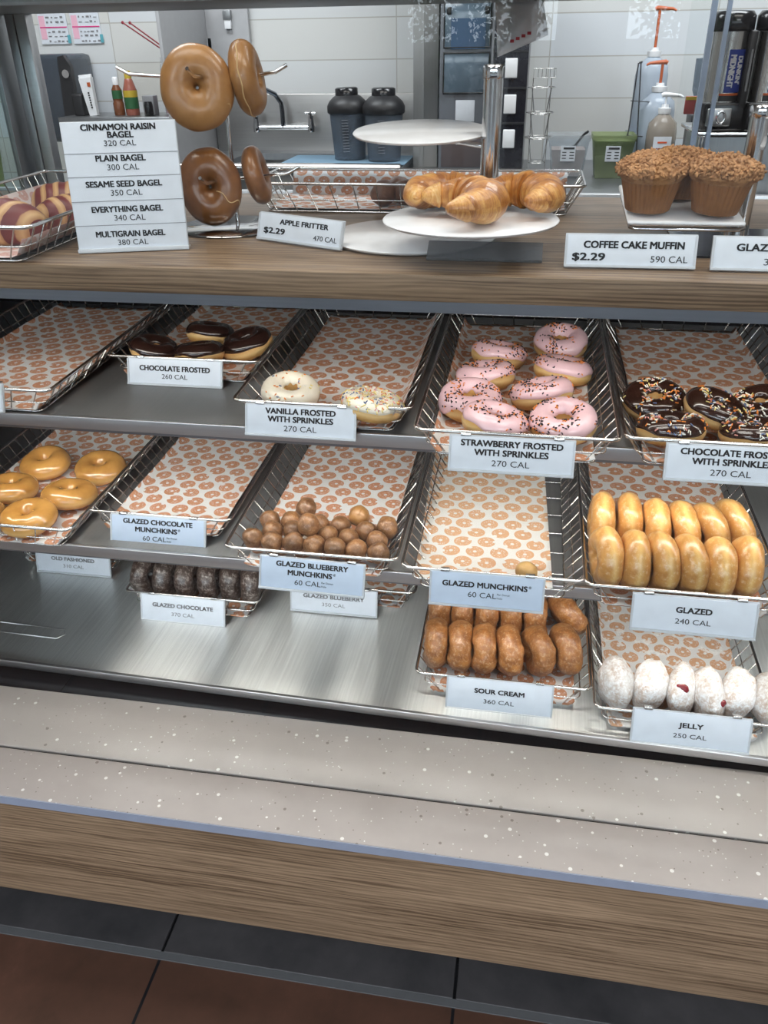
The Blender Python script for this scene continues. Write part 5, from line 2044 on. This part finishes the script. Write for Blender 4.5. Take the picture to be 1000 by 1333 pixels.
def urn(label, x, y, z):
    t = thing('coffee_urn', label, 'urn', (x, y, z), (0, 0, radians(6)), 'coffee urns')
    bm = BM()
    lathe(bm, [(0, 0.062), (0.040, 0.062), (0.040, 0.206), (0, 0.206)], 36)
    obj('steel_shell', bm, M_URN, t, True)
    bm = BM()
    lathe(bm, [(0, 0.206), (0.046, 0.206), (0.0475, 0.210), (0.0475, 0.236), (0.040, 0.246), (0, 0.248)], 36)
    obj('lid', bm, M_BLACKGLOSS, t, True)
    bm = BM()
    box(bm, -0.047, 0.047, -0.045, 0.045, 0.0, 0.062, 0.006)
    bs = obj('base', bm, M_BLACKGLOSS, t)
    bm = BM()
    box(bm, -0.040, 0.016, -0.052, -0.044, 0.012, 0.050, 0.003)
    pl = obj('tap_plate', bm, flat('satin_plate', (0.42, 0.42, 0.42), 0.3, 1.0), t)
    bm = BM()
    tube(bm, [(-0.008 + 0.009 * cos(2 * pi * q / 14), -0.054, 0.031 + 0.013 * sin(2 * pi * q / 14)) for q in range(14)], 0.003, 6, True)
    obj('tap_ring', bm, M_CHROME, pl)
    bm = BM()
    bmesh.ops.create_uvsphere(bm, u_segments=10, v_segments=8, radius=0.0028, matrix=Matrix.Translation((-0.032, -0.053, 0.031)))
    obj('pilot_light', bm, emission('red_pilot', (1.0, 0.05, 0.04), 3.0), pl)
    for s in (1,):
        bm = BM()
        box(bm, 0.030, 0.047, -0.046, 0.03, 0.05, 0.208, 0.005)
        obj('gauge_column', bm, M_BLACK, t)
        bm = BM()
        tube(bm, [(0.0385, -0.048, 0.085), (0.0385, -0.048, 0.170)], 0.0025, 8)
        obj('sight_gauge', bm, M_CLEAR, t)

    def band(z0, z1, a0, a1, mt, nm, r=0.0406):
        b = BM()
        n = 14
        A = [b.verts.new((r * cos(a0 + (a1 - a0) * k / n), r * sin(a0 + (a1 - a0) * k / n), z0)) for k in range(n + 1)]
        B = [b.verts.new((r * cos(a0 + (a1 - a0) * k / n), r * sin(a0 + (a1 - a0) * k / n), z1)) for k in range(n + 1)]
        for k in range(n):
            b.faces.new((A[k], A[k + 1], B[k + 1], B[k]))
        return obj(nm, b, mt, t, True)
    lab = band(0.082, 0.170, -1.80, -0.70, BLUE, 'label_band')
    warn = band(0.064, 0.080, -2.0, -0.8, M_BLACK, 'warning_strip', 0.0410)
    band2 = band(0.0760, 0.0805, -2.0, -0.8, M_ORANGE, 'orange_strip', 0.0413)
    bm = BM()
    text_mesh(bm, "DUNKIN'", 0.056, 0.0135, 0.0, 0.0090, 0.07)
    text_mesh(bm, 'MIDNIGHT', 0.066, 0.0135, 0.002, -0.0095, 0.07)
    rr = 0.0412
    for v in bm.verts:
        # the words run down the urn: reading direction along -z, letter tops towards +x
        s, q = v.co.x, v.co.y
        a = -1.28 + q / rr
        v.co = Vector((rr * cos(a), rr * sin(a), 0.128 - s))
    obj('lettering', bm, M_WHITEPL, lab)
    return t


urn('coffee urn with a whole blue label, beside the pale blue reflection strips', 0.424, 2.28, 1.4525)
urn('coffee urn with a blue label cut by the picture edge', 0.522, 2.28, 1.4525)

# added pane; pale blue strips paint reflected frame streaks between jugs and urns
t = thing('reflection_pane', 'tall clear pane with pale blue strips painted as frame reflections beside the urns', 'divider', (0.375, 2.20, 1.2))
for x, w in ((-0.012, 0.012), (0.020, 0.009)):
    bm = BM()
    box(bm, x - w / 2, x + w / 2, -0.006, 0.006, 0.0, 0.66)
    obj('reflection_strip', bm, flat('reflection_blue', (0.27, 0.34, 0.46), 0.25), t)
bm = BM()
box(bm, -0.06, 0.025, 0.0065, 0.009, 0.0, 0.66)
obj('pane', bm, M_GLASS, t)
bm = BM()
box(bm, 0, 0.05, 0, 0.05, 0, 1.2)
obj('foot_post', bm, M_DARKSTEEL, t).location = (-0.05, 0, -1.2)
t = thing('red_packet', 'small red and yellow packet hanging on the dark grinder', 'packet', (0.385, 2.45, 1.475))
bm = BM()
box(bm, -0.016, 0.016, -0.004, 0.004, 0, 0.042, 0.002)
obj('packet_body', bm, flat('dull_red_packet', (0.36, 0.07, 0.07), 0.4), t)
bm = BM()
box(bm, -0.0155, 0.0155, -0.005, -0.004, 0.033, 0.041)
obj('yellow_band', bm, YEL, t)
t = thing('grinder', 'dark grinder standing between the syrup jugs and the urns', 'grinder', (0.475, 2.75, ZC + 0.0005))
bm = BM()
box(bm, -0.042, 0.06, -0.04, 0.06, 0.0, 0.20, 0.006)
obj('body', bm, flat('dark_grey_body', (0.035, 0.036, 0.042), 0.35), t)
bm = BM()
lathe(bm, [(0.02, 0.20), (0.046, 0.26), (0.048, 0.34), (0.0, 0.345)], 24)
obj('hopper', bm, M_SMOKE, t, True)

# things seen dimly through the side glass
t = thing('yellow_bin', 'yellow-green bin seen blurred through the end glass of the hood', 'bin', (-2.15, 3.10, 1.10))
bm = BM()
lathe(bm, [(0, 0), (0.085, 0), (0.105, 0.24), (0.098, 0.24), (0.08, 0.01), (0, 0.01)], 24)
obj('bin_body', bm, flat('yellow_green_plastic', (0.22, 0.26, 0.05), 0.5), t, True)
bm = BM()
tube(bm, [(-0.1, 0, 0.23), (-0.07, -0.06, 0.27), (0.07, -0.06, 0.27), (0.1, 0, 0.23)], 0.004, 6)
obj('handle', bm, M_DARKSTEEL, t)
t = thing('side_cabinet', 'low pale cabinet past the end of the hood', 'cabinet', (-2.2, 3.0, 0))
bm = BM()
box(bm, -0.5, 0.46, -0.2, 0.39, 0, 1.06)
obj('body', bm, flat('grey_cabinet', (0.16, 0.17, 0.19), 0.5), t)
bm = BM()
box(bm, -0.5, 0.46, -0.22, 0.39, 1.06, 1.0995)
obj('top', bm, flat('pale_top', (0.45, 0.44, 0.41), 0.4), t)

# ------------------------------------------------------------------ outside the shop front
for k, (xa, xb, lab) in enumerate(((-16.0, -3.3, 'long dark block added to hide sky from the glass reflections'), (0.25, 1.55, 'narrow dark block added to part the two sky reflections'), (3.1, 16.0, 'long dark added sky block opposite the urn end of the counter'))):
    t = thing('sky_block', lab, 'building', (xa, -17.0, -0.15))  # unseen blocks added to dim the sky mirrored in the front glass
    bm = BM()
    box(bm, 0, xb - xa, -4, 0, 0, 3.3)
    obj('wall', bm, flat('sky_block_dark', (0.045, 0.035, 0.03), 0.8), t)
    bm = BM()
    box(bm, -0.1, xb - xa + 0.1, -4, 0.12, 3.3, 3.5)
    obj('roof', bm, flat('sky_block_top', (0.03, 0.03, 0.03), 0.8), t)
rnd = random.Random(4)
for k, (tx, ty, hgt, cr, sx) in enumerate(((-1.1, -10.5, 3.6, 1.25, 1.0), (1.62, -10.0, 3.5, 0.85, 0.8))):
    t = thing('street_tree', ['wide leafy street tree outside opposite the counter', 'slim leafy street tree outside opposite the urns'][k], 'tree', (tx, ty, -0.15), group='street trees outside')
    bm = BM()
    tube(bm, [(0, 0, 0), (0.05, 0, hgt * 0.5), (0, 0, hgt * 0.8)], 0.1, 10, radii=[0.10, 0.08, 0.04])
    obj('trunk', bm, flat('bark', (0.06, 0.045, 0.03), 0.8), t)
    bm = BM()
    for _ in range(3300 if k == 0 else 1500):
        d = Vector((rnd.gauss(0, 1), rnd.gauss(0, 1), rnd.gauss(0, 1))).normalized() * cr * rnd.uniform(0.1, 1.0) ** 0.5
        c = Vector((d.x * sx, d.y * 0.8, d.z * 1.1 + hgt * 0.68))
        a = Vector((rnd.uniform(-1, 1), rnd.uniform(-1, 1), rnd.uniform(-1, 1))).normalized()
        b = a.orthogonal().normalized()
        q = rnd.uniform(0.028, 0.075)
        bm.faces.new([bm.verts.new(c + a * q), bm.verts.new(c + b * q * 0.5), bm.verts.new(c - a * q), bm.verts.new(c - b * q * 0.5)])
    tag(obj('foliage', bm, flat('leaf_green', (0.05, 0.09, 0.03), 0.6), t), kind='stuff')
